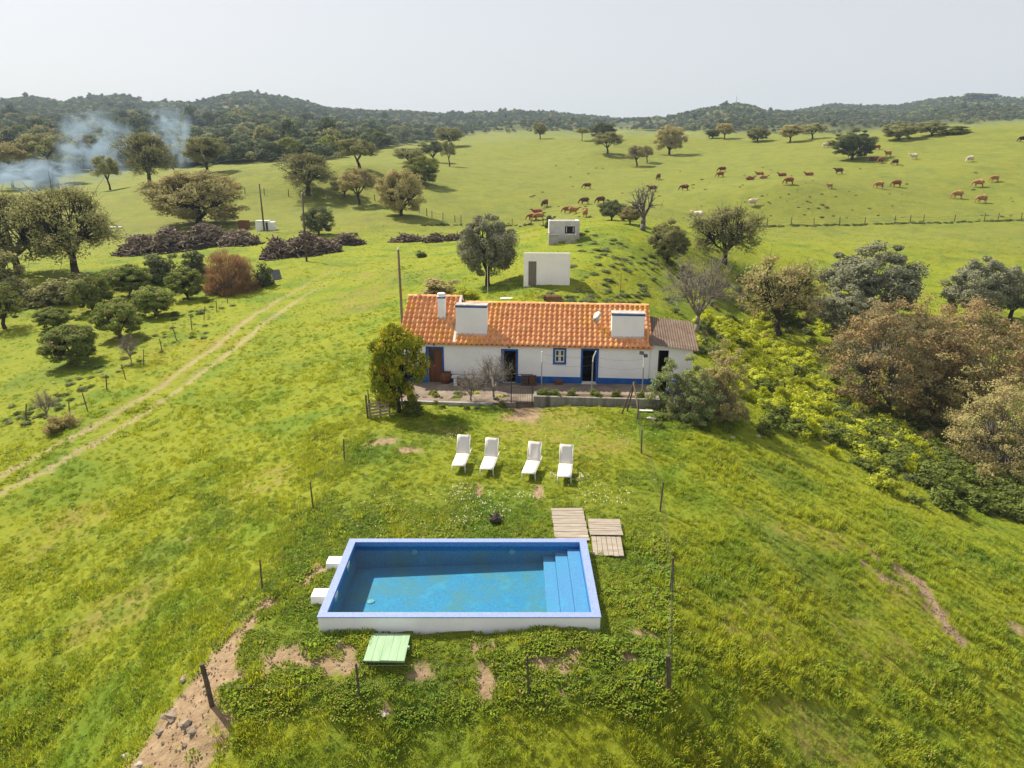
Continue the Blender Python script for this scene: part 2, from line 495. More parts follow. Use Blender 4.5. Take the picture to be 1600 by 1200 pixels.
def land_mat():
    m, nt, b = newmat('meadow_turf'); g = N(nt)
    pos = g.pos()
    c, deep, n2, n3 = grass_colour(g, pos, False)
    c = g.mix(g.math('MULTIPLY', g.attr('lush'), .4), c, (.062, .105, .016))  # lush green turf, also darkened to paint shade in gaps between clumps

    straw = g.mix(g.ramp(g.noise(pos, 2.1, 4), .35, .65), (.23, .195, .05), (.19, .18, .03))
    c = g.mix(g.math('MULTIPLY', g.attr('dry'), g.ramp(g.noise(pos, .9, 4, .65), .38, .62)), c, straw)
    # fine mottling of tufts and of gaps between them
    fine = g.noise(pos, 5.5, 4, .7)
    c = g.mix(g.ramp(fine, .48, .75, 0, .38), c, (.045, .072, .012))
    c = g.mix(g.ramp(g.noise(pos, 1.15, 6, .78), .55, .70, 0, .2), c, (.25, .245, .05))
    c = g.mix(g.ramp(g.noise(pos, .55, 5, .7), .62, .75, 0, .3), c, (.065, .10, .012))
    earth = g.mix(g.ramp(g.noise(pos, 2.6, 6, .7), .3, .7), (.33, .24, .15), (.235, .16, .095))
    earth = g.mix(g.ramp(g.noise(pos, 17, 3, .7), .55, .75, 0, .6), earth, (.16, .10, .06))
    c = g.mix(g.math('MULTIPLY', g.attr('bare'), g.ramp(g.noise(pos, 6, 3), .15, .40)), c, earth)
    c = g.mix(g.math('MULTIPLY', g.attr('track'), g.ramp(g.noise(pos, 3, 4), .22, .55)), c, (.30, .245, .13))
    c = g.mix(g.math('MULTIPLY', g.attr('graze'), .6), c, g.mix(g.ramp(g.noise(pos, .35, 6, .75), .3, .7), (.180, .182, .040), (.118, .136, .028)))
    c = g.mix(g.math('MULTIPLY', g.attr('graze'), g.ramp(g.noise(pos, .75, 8, .8), .52, .66, 0, .45)), c, (.085, .10, .026))
    c = g.mix(g.math('MULTIPLY', g.attr('graze'), g.ramp(g.noise(g.mapping(pos, (1, .55, 1)), .16, 8, .72, .8), .50, .66, 0, .5)), c, (.098, .122, .026))
    c = g.mix(g.math('MULTIPLY', g.attr('graze'), g.ramp(g.noise(pos, .3, 8, .75, .5), .58, .70, 0, .5)), c, (.225, .205, .075))
    scrub = g.mix(g.ramp(g.noise(pos, .035, 6, .7), .35, .65), (.045, .056, .017), (.105, .115, .034))
    c = g.mix(g.attr('wood'), c, scrub)
    g.set(b.inputs['Base Color'], c)
    b.inputs['Roughness'].default_value = .9
    b.inputs['Specular IOR Level'].default_value = .12
    h = g.math('ADD', g.noise(pos, 3.2, 6, .7), g.math('MULTIPLY', g.noise(pos, .5, 4, .65), 1.6))
    g.set(b.inputs['Normal'], g.bump(h, .8, .16))
    return m
terrain = build_land()

# ------------------------------------------------------------------ scattering of uncountable stuff
def scatter(name, pts, rot, scl, idx, protos, label, cat=None, seed=0):
    """One object that carries many alike bits of vegetation."""
    me = bpy.data.meshes.new(name)
    me.vertices.add(len(pts)); me.vertices.foreach_set('co', np.asarray(pts, np.float32).ravel())
    for nme, arr, ty, key in (('rot', rot, 'FLOAT_VECTOR', 'vector'), ('scl', scl, 'FLOAT_VECTOR', 'vector'), ('idx', idx, 'INT', 'value')):
        at = me.attributes.new(nme, ty, 'POINT'); at.data.foreach_set(key, np.ascontiguousarray(arr, np.int32 if ty == 'INT' else np.float32).ravel())
    c = bpy.data.collections.new(name + '_source')
    for k, pm in enumerate(protos):
        c.objects.link(bpy.data.objects.new('%s_%02d' % (name, k), pm))
    o = link(name, me)
    ng = bpy.data.node_groups.new(name + '_nodes', 'GeometryNodeTree')
    ng.interface.new_socket('Geometry', in_out='INPUT', socket_type='NodeSocketGeometry')
    ng.interface.new_socket('Geometry', in_out='OUTPUT', socket_type='NodeSocketGeometry')
    nn, ll = ng.nodes, ng.links
    gi, go = nn.new('NodeGroupInput'), nn.new('NodeGroupOutput')
    ci = nn.new('GeometryNodeCollectionInfo'); ci.inputs['Collection'].default_value = c
    ci.inputs['Separate Children'].default_value = True; ci.inputs['Reset Children'].default_value = True
    ip = nn.new('GeometryNodeInstanceOnPoints'); ip.inputs['Pick Instance'].default_value = True
    def na(nme, ty):
        n = nn.new('GeometryNodeInputNamedAttribute'); n.data_type = ty; n.inputs['Name'].default_value = nme
        return [s for s in n.outputs if s.enabled and s.name == 'Attribute'][0]
    ll.new(gi.outputs[0], ip.inputs['Points']); ll.new(ci.outputs[0], ip.inputs['Instance'])
    ll.new(na('idx', 'INT'), ip.inputs['Instance Index'])
    ll.new(na('rot', 'FLOAT_VECTOR'), ip.inputs['Rotation']); ll.new(na('scl', 'FLOAT_VECTOR'), ip.inputs['Scale'])
    ll.new(ip.outputs[0], go.inputs[0])
    md = o.modifiers.new('scatter', 'NODES'); md.node_group = ng
    return tag(o, label, cat, None, 'stuff')

# ------------------------------------------------------------------ grass
def blade_mat(name, lushness):
    m, nt, b = newmat(name); g = N(nt)
    pos = g.pos()
    c, deep, n2, n3 = grass_colour(g, pos, True)
    if lushness: c = g.mix(lushness, c, (.080, .140, .024))
    c = g.hsv(c, .5, 1., 1.75)
    rnd = g.new('ShaderNodeNewGeometry').outputs['Random Per Island']
    c = g.hsv(c, g.ramp(rnd, 0, 1, .485, .515), 1., g.ramp(rnd, 0, 1, .75, 1.35))
    c = g.mix(g.ramp(rnd, .95, .97), c, (.36, .30, .10))
    g.set(b.inputs['Base Color'], c)
    b.inputs['Roughness'].default_value = .65; b.inputs['Specular IOR Level'].default_value = .2
    t = g.new('ShaderNodeBsdfTranslucent'); g.set(t.inputs['Color'], g.hsv(c, .49, 1., 1.25))
    mx = g.new('ShaderNodeMixShader'); mx.inputs[0].default_value = .45
    nt.links.new(b.outputs[0], mx.inputs[1]); nt.links.new(t.outputs[0], mx.inputs[2])
    nt.links.new(mx.outputs[0], nt.nodes['Material Output'].inputs['Surface'])
    return m
def tuft(seed, n, h, spread, wide, mat, leafy=False):
    rg = np.random.default_rng(seed)
    co, qd = [], []
    for k in range(n):
        a, rr = rg.uniform(0, 6.28), spread * math.sqrt(rg.uniform(0, 1))
        bx, by = rr * math.cos(a), rr * math.sin(a)
        la = a + rg.normal(0, .8); hh = h * rg.uniform(.5, 1.15) * (1.1 - .45 * rr / spread); lean = hh * rg.uniform(.15, .75)
        w = wide * rg.uniform(.7, 1.3)
        sx, sy = -math.sin(la) * w, math.cos(la) * w
        mx, my, mz = bx + .35 * lean * math.cos(la), by + .35 * lean * math.sin(la), hh * .62
        tx, ty, tz = bx + lean * math.cos(la), by + lean * math.sin(la), hh * (.72 if leafy else 1)
        b0 = len(co)
        co += [(bx - sx*.6, by - sy*.6, -.03), (bx + sx*.6, by + sy*.6, -.03), (mx + sx, my + sy, mz), (mx - sx, my - sy, mz), (tx + sx*.15, ty + sy*.15, tz), (tx - sx*.15, ty - sy*.15, tz)]
        qd += [(b0, b0+1, b0+2, b0+3), (b0+3, b0+2, b0+4, b0+5)]
    return np_mesh('grass_tuft', np.array(co), np.array(qd), mat, True)
def grow_grass():
    rg = np.random.default_rng(5)
    mg, ml = blade_mat('meadow_blades', 0), blade_mat('clover_blades', .5)
    protos = [tuft(1, 46, .20, .20, .010, mg), tuft(2, 50, .26, .22, .009, mg), tuft(3, 40, .16, .24, .012, mg), tuft(4, 56, .13, .22, .022, ml, True), tuft(5, 60, .17, .25, .024, ml, True), tuft(6, 44, .32, .18, .009, mg),
              tuft(7, 30, .34, .45, .035, mg), tuft(8, 34, .28, .55, .04, mg)]
    X, Y, K = [], [], []
    for r0, r1, dens, far in ((9.5, 17, 46, 0), (17, 25, 38, 0), (25, 36, 24, 0), (36, 48, 9, 0), (48, 62, 5, 0), (62, 85, 2.8, 0), (85, 140, .9, 1)):
        n = int(dens * .82 * (r1 * r1 - r0 * r0))
        r = np.sqrt(rg.uniform(r0 * r0, r1 * r1, n)); a = rg.uniform(-.82, .82, n)
        X.append(r * np.sin(a)); Y.append(r * np.cos(a)); K.append(np.full(n, far))
    x, y, far = np.concatenate(X), np.concatenate(Y), np.concatenate(K)
    bare, track, dry, lush = masks(x, y)
    keep = rg.uniform(0, 1, len(x)) > np.clip(bare * 1.15 + track * 1.3 + dry * .2, 0, .985)
    keep &= rg.uniform(0, 1, len(x)) < .72 + .9 * np.clip(.5 + 1.6 * fbm(x / .9, y / .9, 3, 71), 0, 1)
    keep &= ~((np.abs(x + 1.5) < 4.12) & (np.abs(y - 19.6) < 2.32))
    for poly in NO_GRASS:
        keep &= ~inside(x, y, poly)
    x, y, far, lush, dry = x[keep], y[keep], far[keep], lush[keep], dry[keep]
    z = H(x, y)
    n = len(x)
    rot = np.stack([rg.normal(0, .12, n), rg.normal(0, .12, n), rg.uniform(0, 6.28, n)], 1)
    big = np.clip(.5 + 1.5 * fbm(x / 1.6, y / 1.6, 3, 77), .15, 1.2)
    s = rg.uniform(.55, 1.05, n) * (.40 + 1.05 * big) * (1 - .35 * dry)
    worn = sstep(23.5, 26, y) * (1 - sstep(37, 40, y)) * (np.abs(x) < 6.5)
    s = s * (1 - .42 * worn) * (1 - .2 * (1 - lush))
    s = s * (1 - .35 * sstep(36, 75, np.hypot(x, y)))
    s = np.where(far > 0, s * .85, s)
    idx = np.where(far > 0, rg.integers(6, 8, n), np.where(rg.uniform(0, 1, n) < .25 + .6 * lush, rg.integers(3, 5, n), rg.choice([0, 1, 2, 5], n)))
    scl = np.stack([s * 1.15, s * 1.15, s * np.where(far > 0, .75, 1)], 1)
    return scatter('grass', np.stack([x, y, z], 1), rot, scl, idx, protos, 'meadow grass and clover growing all over the hillside', 'grass')
# ------------------------------------------------------------------ materials of things
def limewash():
    m, nt, b = newmat('limewash'); g = N(nt)
    v = g.objc()
    c = g.mix(g.ramp(g.noise(v, .9, 5, .65), .35, .68), (.88, .88, .87), (.82, .82, .815))
    c = g.mix(g.ramp(g.noise(g.mapping(v, (5, 5, .35)), 1.6, 5, .65), .56, .78, 0, .2), c, (.62, .60, .55))   # rain streaks
    c = g.mix(g.ramp(g.noise(v, 3.3, 6, .75), .64, .76, 0, .3), c, (.58, .55, .49))                           # flaked and dirty spots
    g.set(b.inputs['Base Color'], c); b.inputs['Roughness'].default_value = .92; b.inputs['Specular IOR Level'].default_value = .08
    g.set(b.inputs['Normal'], g.bump(g.noise(v, 9, 5, .7), .5, .012))
    return m
white_wall = limewash()
blue_paint = plain('blue_paint', (.012, .085, .33), (.02, .12, .40), 2.2, .7, .2, c3=(.03, .14, .38))
def tile_mat():
    m, nt, b = newmat('clay_tile'); g = N(nt)
    pos = g.pos()
    c = g.mix(g.ramp(g.noise(pos, 2.6, 3), .3, .7), (.69, .285, .115), (.78, .40, .195))
    c = g.mix(g.ramp(g.noise(pos, .55, 4, .6), .50, .68), c, (.76, .38, .10))
    c = g.mix(g.ramp(g.noise(pos, 9, 3, .7), .60, .75, 0, .3), c, (.45, .20, .09))
    rnd = g.new('ShaderNodeNewGeometry').outputs['Random Per Island']
    oi = g.new('ShaderNodeObjectInfo').outputs['Random']
    c = g.hsv(c, .5, 1., g.ramp(g.math('FRACT', g.math('ADD', rnd, oi)), 0, 1, .9, 1.08))
    g.set(b.inputs['Base Color'], c); b.inputs['Roughness'].default_value = .85; b.inputs['Specular IOR Level'].default_value = .2
    return m
clay = tile_mat()
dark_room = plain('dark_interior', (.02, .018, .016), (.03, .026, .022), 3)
door_wood = plain('red_brown_door', (.16, .055, .022), (.11, .038, .018), 3, .5, .4, stretch=(1, 1, .15))
old_wood = plain('weathered_wood', (.34, .29, .23), (.24, .20, .155), 4, .9, .1, .004, 20, stretch=(.35, 3, 3), c3=(.42, .37, .30))
post_wood = plain('post_wood', (.13, .10, .075), (.075, .058, .045), 6, .9, .1, .004, 30)
pole_wood = plain('pole_wood', (.21, .155, .105), (.15, .11, .075), 4, .9, .1, stretch=(4, 4, .3))
concrete = plain('concrete', (.42, .41, .39), (.30, .29, .27), 2.5, .92, .1, .006, 25, c3=(.22, .20, .17))
pale_conc = plain('pale_concrete', (.62, .61, .59), (.50, .49, .47), 1.6, .92, .1, .004, 25, c3=(.38, .37, .35))
terrace_mat = plain('terrace_earth', (.235, .19, .15), (.155, .125, .10), 1.1, .95, .1, .01, 9, c3=(.30, .25, .20))
steel = plain('galvanised', (.45, .46, .47), (.36, .37, .38), 9, .45, .5, metal=.7)
dark_iron = plain('dark_iron', (.035, .033, .03), (.06, .045, .035), 8, .7, .3)
rust = plain('rust', (.20, .08, .035), (.12, .05, .03), 6, .85, .2)
fibre_roof = plain('fibre_cement', (.19, .14, .105), (.14, .10, .078), 2.2, .95, .1, .005, 18, c3=(.19, .155, .125))
white_plastic = plain('white_plastic', (.78, .77, .74), (.73, .72, .69), 4, .5, .4)
lounger_mesh = plain('lounger_mesh', (.68, .65, .60), (.63, .60, .55), 40, .8, .15)
glass = plain('window_glass', (.03, .035, .04), (.05, .055, .06), 3, .08, .6)
wire_mat = plain('fence_wire', (.12, .12, .11), (.08, .08, .075), 9, .6, .4, metal=.3)
stone_mat = plain('field_stone', (.28, .22, .165), (.19, .15, .12), 3, .95, .1, .02, 8)
white_stone = plain('pale_stone', (.42, .38, .32), (.32, .29, .25), 4, .95, .1, .01, 12)

# ------------------------------------------------------------------ swimming pool
PX0, PX1, PY0, PY1, PT = -5.51, 2.52, 17.42, 21.77, .5
IX0, IX1, IY0, IY1 = -5.285, 2.285, 17.635, 21.555
def mosaic(name, a, b_, c_, scale, stain=None):
    m, nt, b = newmat(name); g = N(nt)
    pos = g.objc()
    v = g.new('ShaderNodeTexVoronoi', distance='CHEBYCHEV'); v.inputs['Randomness'].default_value = 0.0
    v.inputs['Scale'].default_value = scale; g.set(v.inputs['Vector'], pos)
    wn_ = g.new('ShaderNodeTexWhiteNoise', noise_dimensions='3D'); g.set(wn_.inputs['Vector'], v.outputs['Position'])
    col = g.mix(wn_.outputs['Value'], a, b_)
    col = g.mix(g.ramp(v.outputs['Distance'], .40, .5, 0, .55), col, c_)
    if stain:
        col = g.mix(g.ramp(g.noise(pos, .75, 5, .65), .45, .62, 0, .7), col, stain)
        col = g.mix(g.ramp(g.noise(pos, 1.7, 4, .7), .52, .68, 0, .35), col, (.10, .38, .50))
    g.set(b.inputs['Base Color'], col); b.inputs['Roughness'].default_value = .45; b.inputs['Specular IOR Level'].default_value = .3
    return m
cope_m = mosaic('coping_mosaic', (.165, .23, .50), (.235, .30, .57), (.33, .38, .56), 26)
basin_m = mosaic('basin_mosaic', (.045, .19, .335), (.085, .265, .395), (.065, .23, .365), 24, (.13, .22, .20))
step_m = mosaic('step_mosaic', (.13, .24, .42), (.18, .30, .48), (.16, .27, .45), 24, (.12, .30, .44))
band_m = mosaic('waterline_mosaic', (.035, .15, .40), (.07, .23, .50), (.12, .28, .52), 24)
def water_mat():
    m, nt, b = newmat('pool_water'); g = N(nt); nt.nodes.remove(b)
    fr = g.new('ShaderNodeFresnel'); fr.inputs['IOR'].default_value = 1.2
    bm_ = g.bump(g.noise(g.objc(), 7, 4, .6, .5), .5, .012)
    g.set(fr.inputs['Normal'], bm_)
    gl = g.new('ShaderNodeBsdfGlossy'); gl.inputs['Roughness'].default_value = .03; g.set(gl.inputs['Normal'], bm_)
    tr = g.new('ShaderNodeBsdfTransparent'); tr.inputs['Color'].default_value = (.66, .90, .97, 1)
    mx = g.new('ShaderNodeMixShader'); g.set(mx.inputs[0], fr.outputs[0])
    nt.links.new(tr.outputs[0], mx.inputs[1]); nt.links.new(gl.outputs[0], mx.inputs[2])
    nt.links.new(mx.outputs[0], nt.nodes['Material Output'].inputs['Surface'])
    return m
pool = thing('swimming_pool', 'raised white swimming pool with lilac-blue mosaic rim and blue water', 'swimming pool', (0, 0, 0))
b = MB()
b.bbox(PX0 + .02, PY0 + .02, -1.2, PX1 - .02, IY0, PT - .03, .006).bbox(PX0 + .02, IY1, -1.2, PX1 - .02, PY1 - .02, PT - .03, .006)
b.bbox(PX0 + .02, IY0, -1.2, IX0, IY1, PT - .03, .004).bbox(IX1, IY0, -1.2, PX1 - .02, IY1, PT - .03, .004)
b.obj('outer_wall', white_wall, pool)
b = MB()
t0, t1 = PT - .03, PT
b.box(PX0, PY0, t0, PX1, IY0 + .012, t1).box(PX0, IY1 - .012, t0, PX1, PY1, t1)
b.box(PX0, IY0 + .012, t0, IX0 + .012, IY1 - .012, t1).box(IX1 - .012, IY0 + .012, t0, PX1, IY1 - .012, t1)
b.obj('coping', cope_m, pool)
b = MB()   # basin: sloping floor, deeper towards the left, and four lined sides
e = .006
zl, zr = -.52, -.24
b.add([(IX0, IY0, zl), (IX1, IY0, zr), (IX1, IY1, zr), (IX0, IY1, zl)], [(0, 1, 2, 3)])
for (x0, y0, z0), (x1, y1, z1) in (((IX0 + e, IY1 - e, zl), (IX1 - e, IY1 - e, zr)), ((IX1 - e, IY0 + e, zr), (IX0 + e, IY0 + e, zl)), ((IX0 + e, IY0 + e, zl), (IX0 + e, IY1 - e, zl)), ((IX1 - e, IY1 - e, zr), (IX1 - e, IY0 + e, zr))):
    b.add([(x0, y0, z0), (x1, y1, z1), (x1, y1, PT - .032), (x0, y0, PT - .032)], [(0, 1, 2, 3)])
b.obj('basin', basin_m, pool)
b = MB()
for (x0, y0, x1, y1) in ((IX0, IY1 - .012, IX1, IY1 - .007), (IX0, IY0 + .007, IX1, IY0 + .012), (IX0 + .007, IY0, IX0 + .012, IY1), (IX1 - .012, IY0, IX1 - .007, IY1)):
    b.box(x0, y0, .18, x1, y1, PT - .031)
b.obj('waterline_band', band_m, pool)
for k, (xa, zt) in enumerate(((1.86, .24), (1.45, .10), (1.05, -.05))):
    xb = (IX1 - .013, 1.86, 1.45)[k]
    MB().bbox(xa, IY0 + .014, -.6, xb - .002, IY1 - .014, zt, .012).obj('step', step_m, pool)
MB().add([(IX0 + .013, IY0 + .013, .335), (IX1 - .013, IY0 + .013, .335), (IX1 - .013, IY1 - .013, .335), (IX0 + .013, IY1 - .013, .335)], [(0, 1, 2, 3)]).obj('water', water_mat(), pool)
lampm = plain('pool_lamp', (.26, .42, .42), (.20, .34, .36), 8, .4)
for px_ in (645, 800):
    c = fac(px_, 862, 0)
    xx = (px_ - 800) / FPX * 24.0
    q = MB().lathe([(.105, 0), (.105, .02), (.08, .03), (.0, .035)], 14)
    o = q.obj('pool_light', lampm, pool); o.location = (xx, IY1 - .012, .12); o.rotation_euler = (RAD(90), 0, 0)
p = atz(580, 941, zl + .02)
o = MB().lathe([(.12, 0), (.12, .025), (.09, .04), (0, .045)], 14).obj('floor_drain', lampm, pool); o.location = (p[0], p[1], -.49)
for (a_, c_) in (((514, 868), (533, 868)), ((491, 918), (512, 918))):
    p = atz(*a_, .42)
    bb = MB().bbox(p[0], p[1] - .44, -.15, PX0 + .03, p[1], .40, .012)
    bb.obj('skimmer_box', white_wall, pool)
for yy in (18.55, 20.2):     # skimmer mouths in the left side
    MB().bbox(IX0 + .008, yy, .2, IX0 + .03, yy + .34, .40, .004).obj('skimmer_mouth', white_plastic, pool)

# green hatch by the pool
def planked(name, label, cat, x0, y0, x1, y1, z, n, along, mat, rz=0., th=.03, jit=.012, seed=0, bearers=True, group=None, gap=.006):
    rg = random.Random(seed)
    cx, cy = (x0 + x1) / 2, (y0 + y1) / 2
    t = thing(name, label, cat, (cx, cy, z), rz, group)
    w, d = x1 - x0, y1 - y0
    span = w if along == 'y' else d
    pitch = span / n
    for k in range(n):
        a, c = -span / 2 + k * pitch + gap, -span / 2 + (k + 1) * pitch - gap
        L = (d if along == 'y' else w) / 2
        e0, e1 = rg.uniform(-jit, jit), rg.uniform(-jit, jit)
        m = MB()
        if along == 'y': m.bbox(a, -L + e0, 0, c, L + e1, th, .005)
        else: m.bbox(-L + e0, a, 0, L + e1, c, th, .005)
        o = m.obj('plank', mat, t)
        o.location = (0, 0, .05 + rg.uniform(-.004, .008)); o.rotation_euler = (rg.uniform(-.008, .008), rg.uniform(-.008, .008), rg.uniform(-.006, .006))
    if bearers:
        for q in (-.38, .38):
            m = MB()
            if along == 'y': m.bbox(-w / 2 + .02, q * d - .04, -.06, w / 2 - .02, q * d + .04, .044, .004)
            else: m.bbox(q * w - .04, -d / 2 + .02, -.06, q * w + .04, d / 2 - .02, .044, .004)
            m.obj('bearer', mat, t)
    return t
green_paint = plain('green_paint', (.235, .36, .22), (.285, .41, .265), 3, .7, .2, stretch=(3, .4, 3))
p0, p1 = atz(568, 1029, .12), atz(634, 989, .12)
h_ = planked('pump_hatch', 'pale green planked hatch cover on grass against front of pool', 'hatch', p0[0], p0[1], p0[0] + 1.1, p1[1] + .03, .06, 5, 'y', green_paint, RAD(-1), seed=3, gap=.001)
h_.rotation_euler = (RAD(1.5), 0, RAD(-1)); h_.location.z -= .075
NO_GRASS.append([(p0[0], p0[1] - .02), (p0[0] + 1.1, p0[1]), (p0[0] + 1.1, p1[1]), (p0[0], p1[1])])
MB().bbox(.55, -.02, .0, .60, .06, .09, .006).obj('latch', green_paint, h_)
grey_deck = plain('grey_decking', (.33, .29, .24), (.25, .215, .175), 3.5, .9, .12, .004, 18, stretch=(.6, 3, 3), c3=(.39, .35, .295))
DK = 'grey wooden duckboards behind the pool'
planked('duckboard', 'grey duckboard with long crosswise planks touching pool rim, farthest from camera of three', 'duckboard', 1.50, 22.35, 2.70, 24.75, .02, 12, 'x', grey_deck, RAD(.5), seed=5, group=DK)
planked('duckboard', 'grey duckboard with crosswise planks set at outer corner, furthest right of three', 'duckboard', 2.78, 22.72, 3.95, 23.92, .02, 8, 'x', grey_deck, RAD(-2), seed=6, group=DK)
planked('duckboard', 'grey duckboard with planks running lengthwise beside right back corner of pool', 'duckboard', 2.76, 21.35, 3.80, 22.62, .02, 6, 'y', grey_deck, RAD(-3), seed=7, group=DK)
NO_GRASS += [[(1.5, 22), (2.7, 22), (2.7, 24.75), (1.5, 24.75)], [(2.78, 21.4), (3.9, 21.4), (3.95, 23.9), (2.78, 23.9)]]

# ------------------------------------------------------------------ sun loungers
def lounger_parts():
    fr = MB()
    SL, BL, W, ZS = 1.26, .84, .275, .34
    ba = RAD(60)
    bx, bz = BL * math.cos(ba), BL * math.sin(ba)
    for s in (-1, 1):
        fr.tube((s*W, 0, ZS), (s*W, SL, ZS), .02, n=8).tube((s*W, SL, ZS), (s*W, SL + .62, ZS - .02), .018, n=8)
    for yy in (0, SL, SL + .62): fr.tube((-W, yy, ZS - (.02 if yy > SL else 0)), (W, yy, ZS - (.02 if yy > SL else 0)), .018, n=8)
    legs = []
    for s in (-1, 1):
        for (ya, yb) in ((.10, .04), (SL + .45, SL + .52)):
            legs.append(MB().tube((s*(W-.01), ya, ZS - .01), (s*(W+.01), yb, 0), .017, n=8))
    bf = MB()
    for s in (-1, 1): bf.tube((s*W, SL, ZS), (s*W, SL + bx, ZS + bz), .02, n=8)
    bf.tube((-W, SL + bx, ZS + bz), (W, SL + bx, ZS + bz), .02, n=8)
    bf.tube((-W + .03, SL + .5 * bx, ZS + .5 * bz), (-W + .03, SL + .55, ZS), .012, n=6).tube((W - .03, SL + .5 * bx, ZS + .5 * bz), (W - .03, SL + .55, ZS), .012, n=6)
    def sling(p0, p1, nrm, sag):
        m = MB(); n = 7; mth = 4
        vs = []
        for i in range(n):
            t = i / (n - 1)
            for j in range(mth + 1):
                s = -1 + 2 * j / mth
                d = sag * (1 - s * s) * (4 * t * (1 - t)) ** .5
                vs.append((s * (W - .006), p0[0] + (p1[0] - p0[0]) * t - nrm[0] * d, p0[1] + (p1[1] - p0[1]) * t - nrm[1] * d))
        top = len(vs)
        vs += [(x, y - nrm[0] * .012, z - nrm[1] * .012) for x, y, z in vs]
        c = mth + 1
        fs = []
        for i in range(n - 1):
            for j in range(mth):
                a = i * c + j
                fs += [(a, a + 1, a + c + 1, a + c), (top + a, top + a + c, top + a + c + 1, top + a + 1)]
        for i in range(n - 1):
            for j in (0, mth):
                a = i * c + j; fs.append((a, a + c, top + a + c, top + a))
        for j in range(mth):
            for i in (0, n - 1):
                a = i * c + j; fs.append((a, a + 1, top + a + 1, top + a))
        return m.add(vs, fs)
    seat = sling((0.0, ZS + .026), (SL, ZS + .026), (0, 1), .02)
    back = sling((SL + .01, ZS + .03), (SL + bx - .01, ZS + bz + .022), (-math.sin(ba), math.cos(ba)), .02)
    return dict(frame=fr, backrest_frame=bf), legs, seat, back
_fr, _legs, _seat, _back = lounger_parts()
_lm = {'frame': _fr['frame'].mesh('frame', white_plastic, True), 'backrest_frame': _fr['backrest_frame'].mesh('backrest_frame', white_plastic, True),
       'seat': _seat.mesh('seat', lounger_mesh, True), 'backrest': _back.mesh('backrest', lounger_mesh, True)}
_lg = [l.mesh('leg', white_plastic, True) for l in _legs]
for (fx0, fx1, fy, hx0, hx1, hy), lab in (((705, 727, 729, 713, 734.5, 709.5), 'white sun lounger on lawn, leftmost of the row of four'),
        ((748.5, 771.3, 733.5, 758, 777.8, 712.7), 'white sun lounger on lawn, second from the left in the row of four'),
        ((814, 837, 739.7, 824, 844.7, 718.7), 'white sun lounger on lawn, third from the left in the row of four'),
        ((869.7, 893.4, 744.5, 872.7, 896, 723), 'white sun lounger on lawn, rightmost of the row of four')):
    a_, h_ = atz((fx0 + fx1) / 2, fy, .36), atz((hx0 + hx1) / 2, hy, .36)
    rz = math.atan2(h_[1] - a_[1], h_[0] - a_[0]) - math.pi / 2
    t = thing('sun_lounger', lab, 'sun lounger', (a_[0], a_[1], ground(a_[0], a_[1] + .6) + .01), rz, 'white sun loungers on the lawn')
    for nme, me in _lm.items(): link(nme, me, t)
    for me in _lg: link('leg', me, t)

# burnt-looking dark clump on the lawn and a short peg by the hatch
def lump(seed, r, flat=.7, n=2, rough=.28):
    bm = bmesh.new(); bmesh.ops.create_icosphere(bm, subdivisions=n, radius=r)
    rg = random.Random(seed); ph = [rg.uniform(0, 6) for _ in range(9)]
    for v in bm.verts:
        q = v.co / r
        k = 1 + rough * (math.sin(3*q.x + ph[0]) * math.sin(2.7*q.y + ph[1]) + .6*math.sin(5*q.z + ph[2]) * math.sin(4.4*q.x + ph[3]) + .4 * math.sin(9*q.y + ph[4]) * math.sin(8*q.z + ph[5])) + rg.uniform(-.08, .08) * rough * 3
        v.co *= k; v.co.z *= flat
        if v.co.z < -.3 * r: v.co.z = -.3 * r
    m = MB(); bm.verts.index_update()
    m.add([v.co[:] for v in bm.verts], [[v.index for v in f.verts] for f in bm.faces]); bm.free()
    return m
p = hit(775, 818)
t = thing('tree_stump', 'small charred dark stump sticking out of lawn behind the pool', 'stump', p)
lump(4, .24, .75, 2, .4).obj('stump_wood', plain('charred', (.035, .03, .027), (.06, .05, .042), 9, .95, .1, .02, 20), t).location = (0, 0, .16)
MB().tube((.02, 0, .2), (.30, -.08, .30), .05, .02, 6).tube((-.05, .0, .2), (-.24, .06, .34), .05, .02, 6).tube((0, .05, .2), (.1, .18, .42), .045, .015, 6).obj('root', MATS['charred'], t)
p = hit(530, 1012)
tag(MB().path([(0, 0, -.1), (.01, 0, .16), (.015, .01, .22)], [.035, .035, .03], 7).obj('wooden_peg', old_wood), 'short pale wooden peg stuck in earth near pool corner', 'peg').location = tuple(p)

# stones of the earth spill, and pale stones on the slopes
ROCKS = [(268,1120,.30,'dark flat stone half buried on the bare earth bank','a'),(292,1132,.26,'cracked tan slab lying on the bare earth bank','a'),(300,1142,.17,'small tan stone just below the cracked slab on the earth bank','a'),(250,1145,.16,'narrow upright stone on left edge of the earth bank','a'),
         (200,1185,.18,'pale stone at the lower left foot of the earth bank','b'),(218,1197,.14,'smallest pale stone at bottom edge of earth bank','b'),(290,1062,.2,'grey stone in the upper part of the earth bank','a'),
         (600,1115,.14,'flat pale stone in the grass below the hatch','b'),(1145,682,.22,'pale grey rock in the shade below the big bush','b'),(1185,681,.2,'low white rock right of the pale grey rock below bush','b'),(1018,657,.3,'white stone beside foot of wooden trestle','b'),
         (1425,882,.25,'dark boulder at top of the eroded gully on right slope','a'),(1440,500,.5,'pale rock in the grass left of the two-trunked olive','b'),(242,1078,.12,'small tan stone at left of the earth bank','a')]
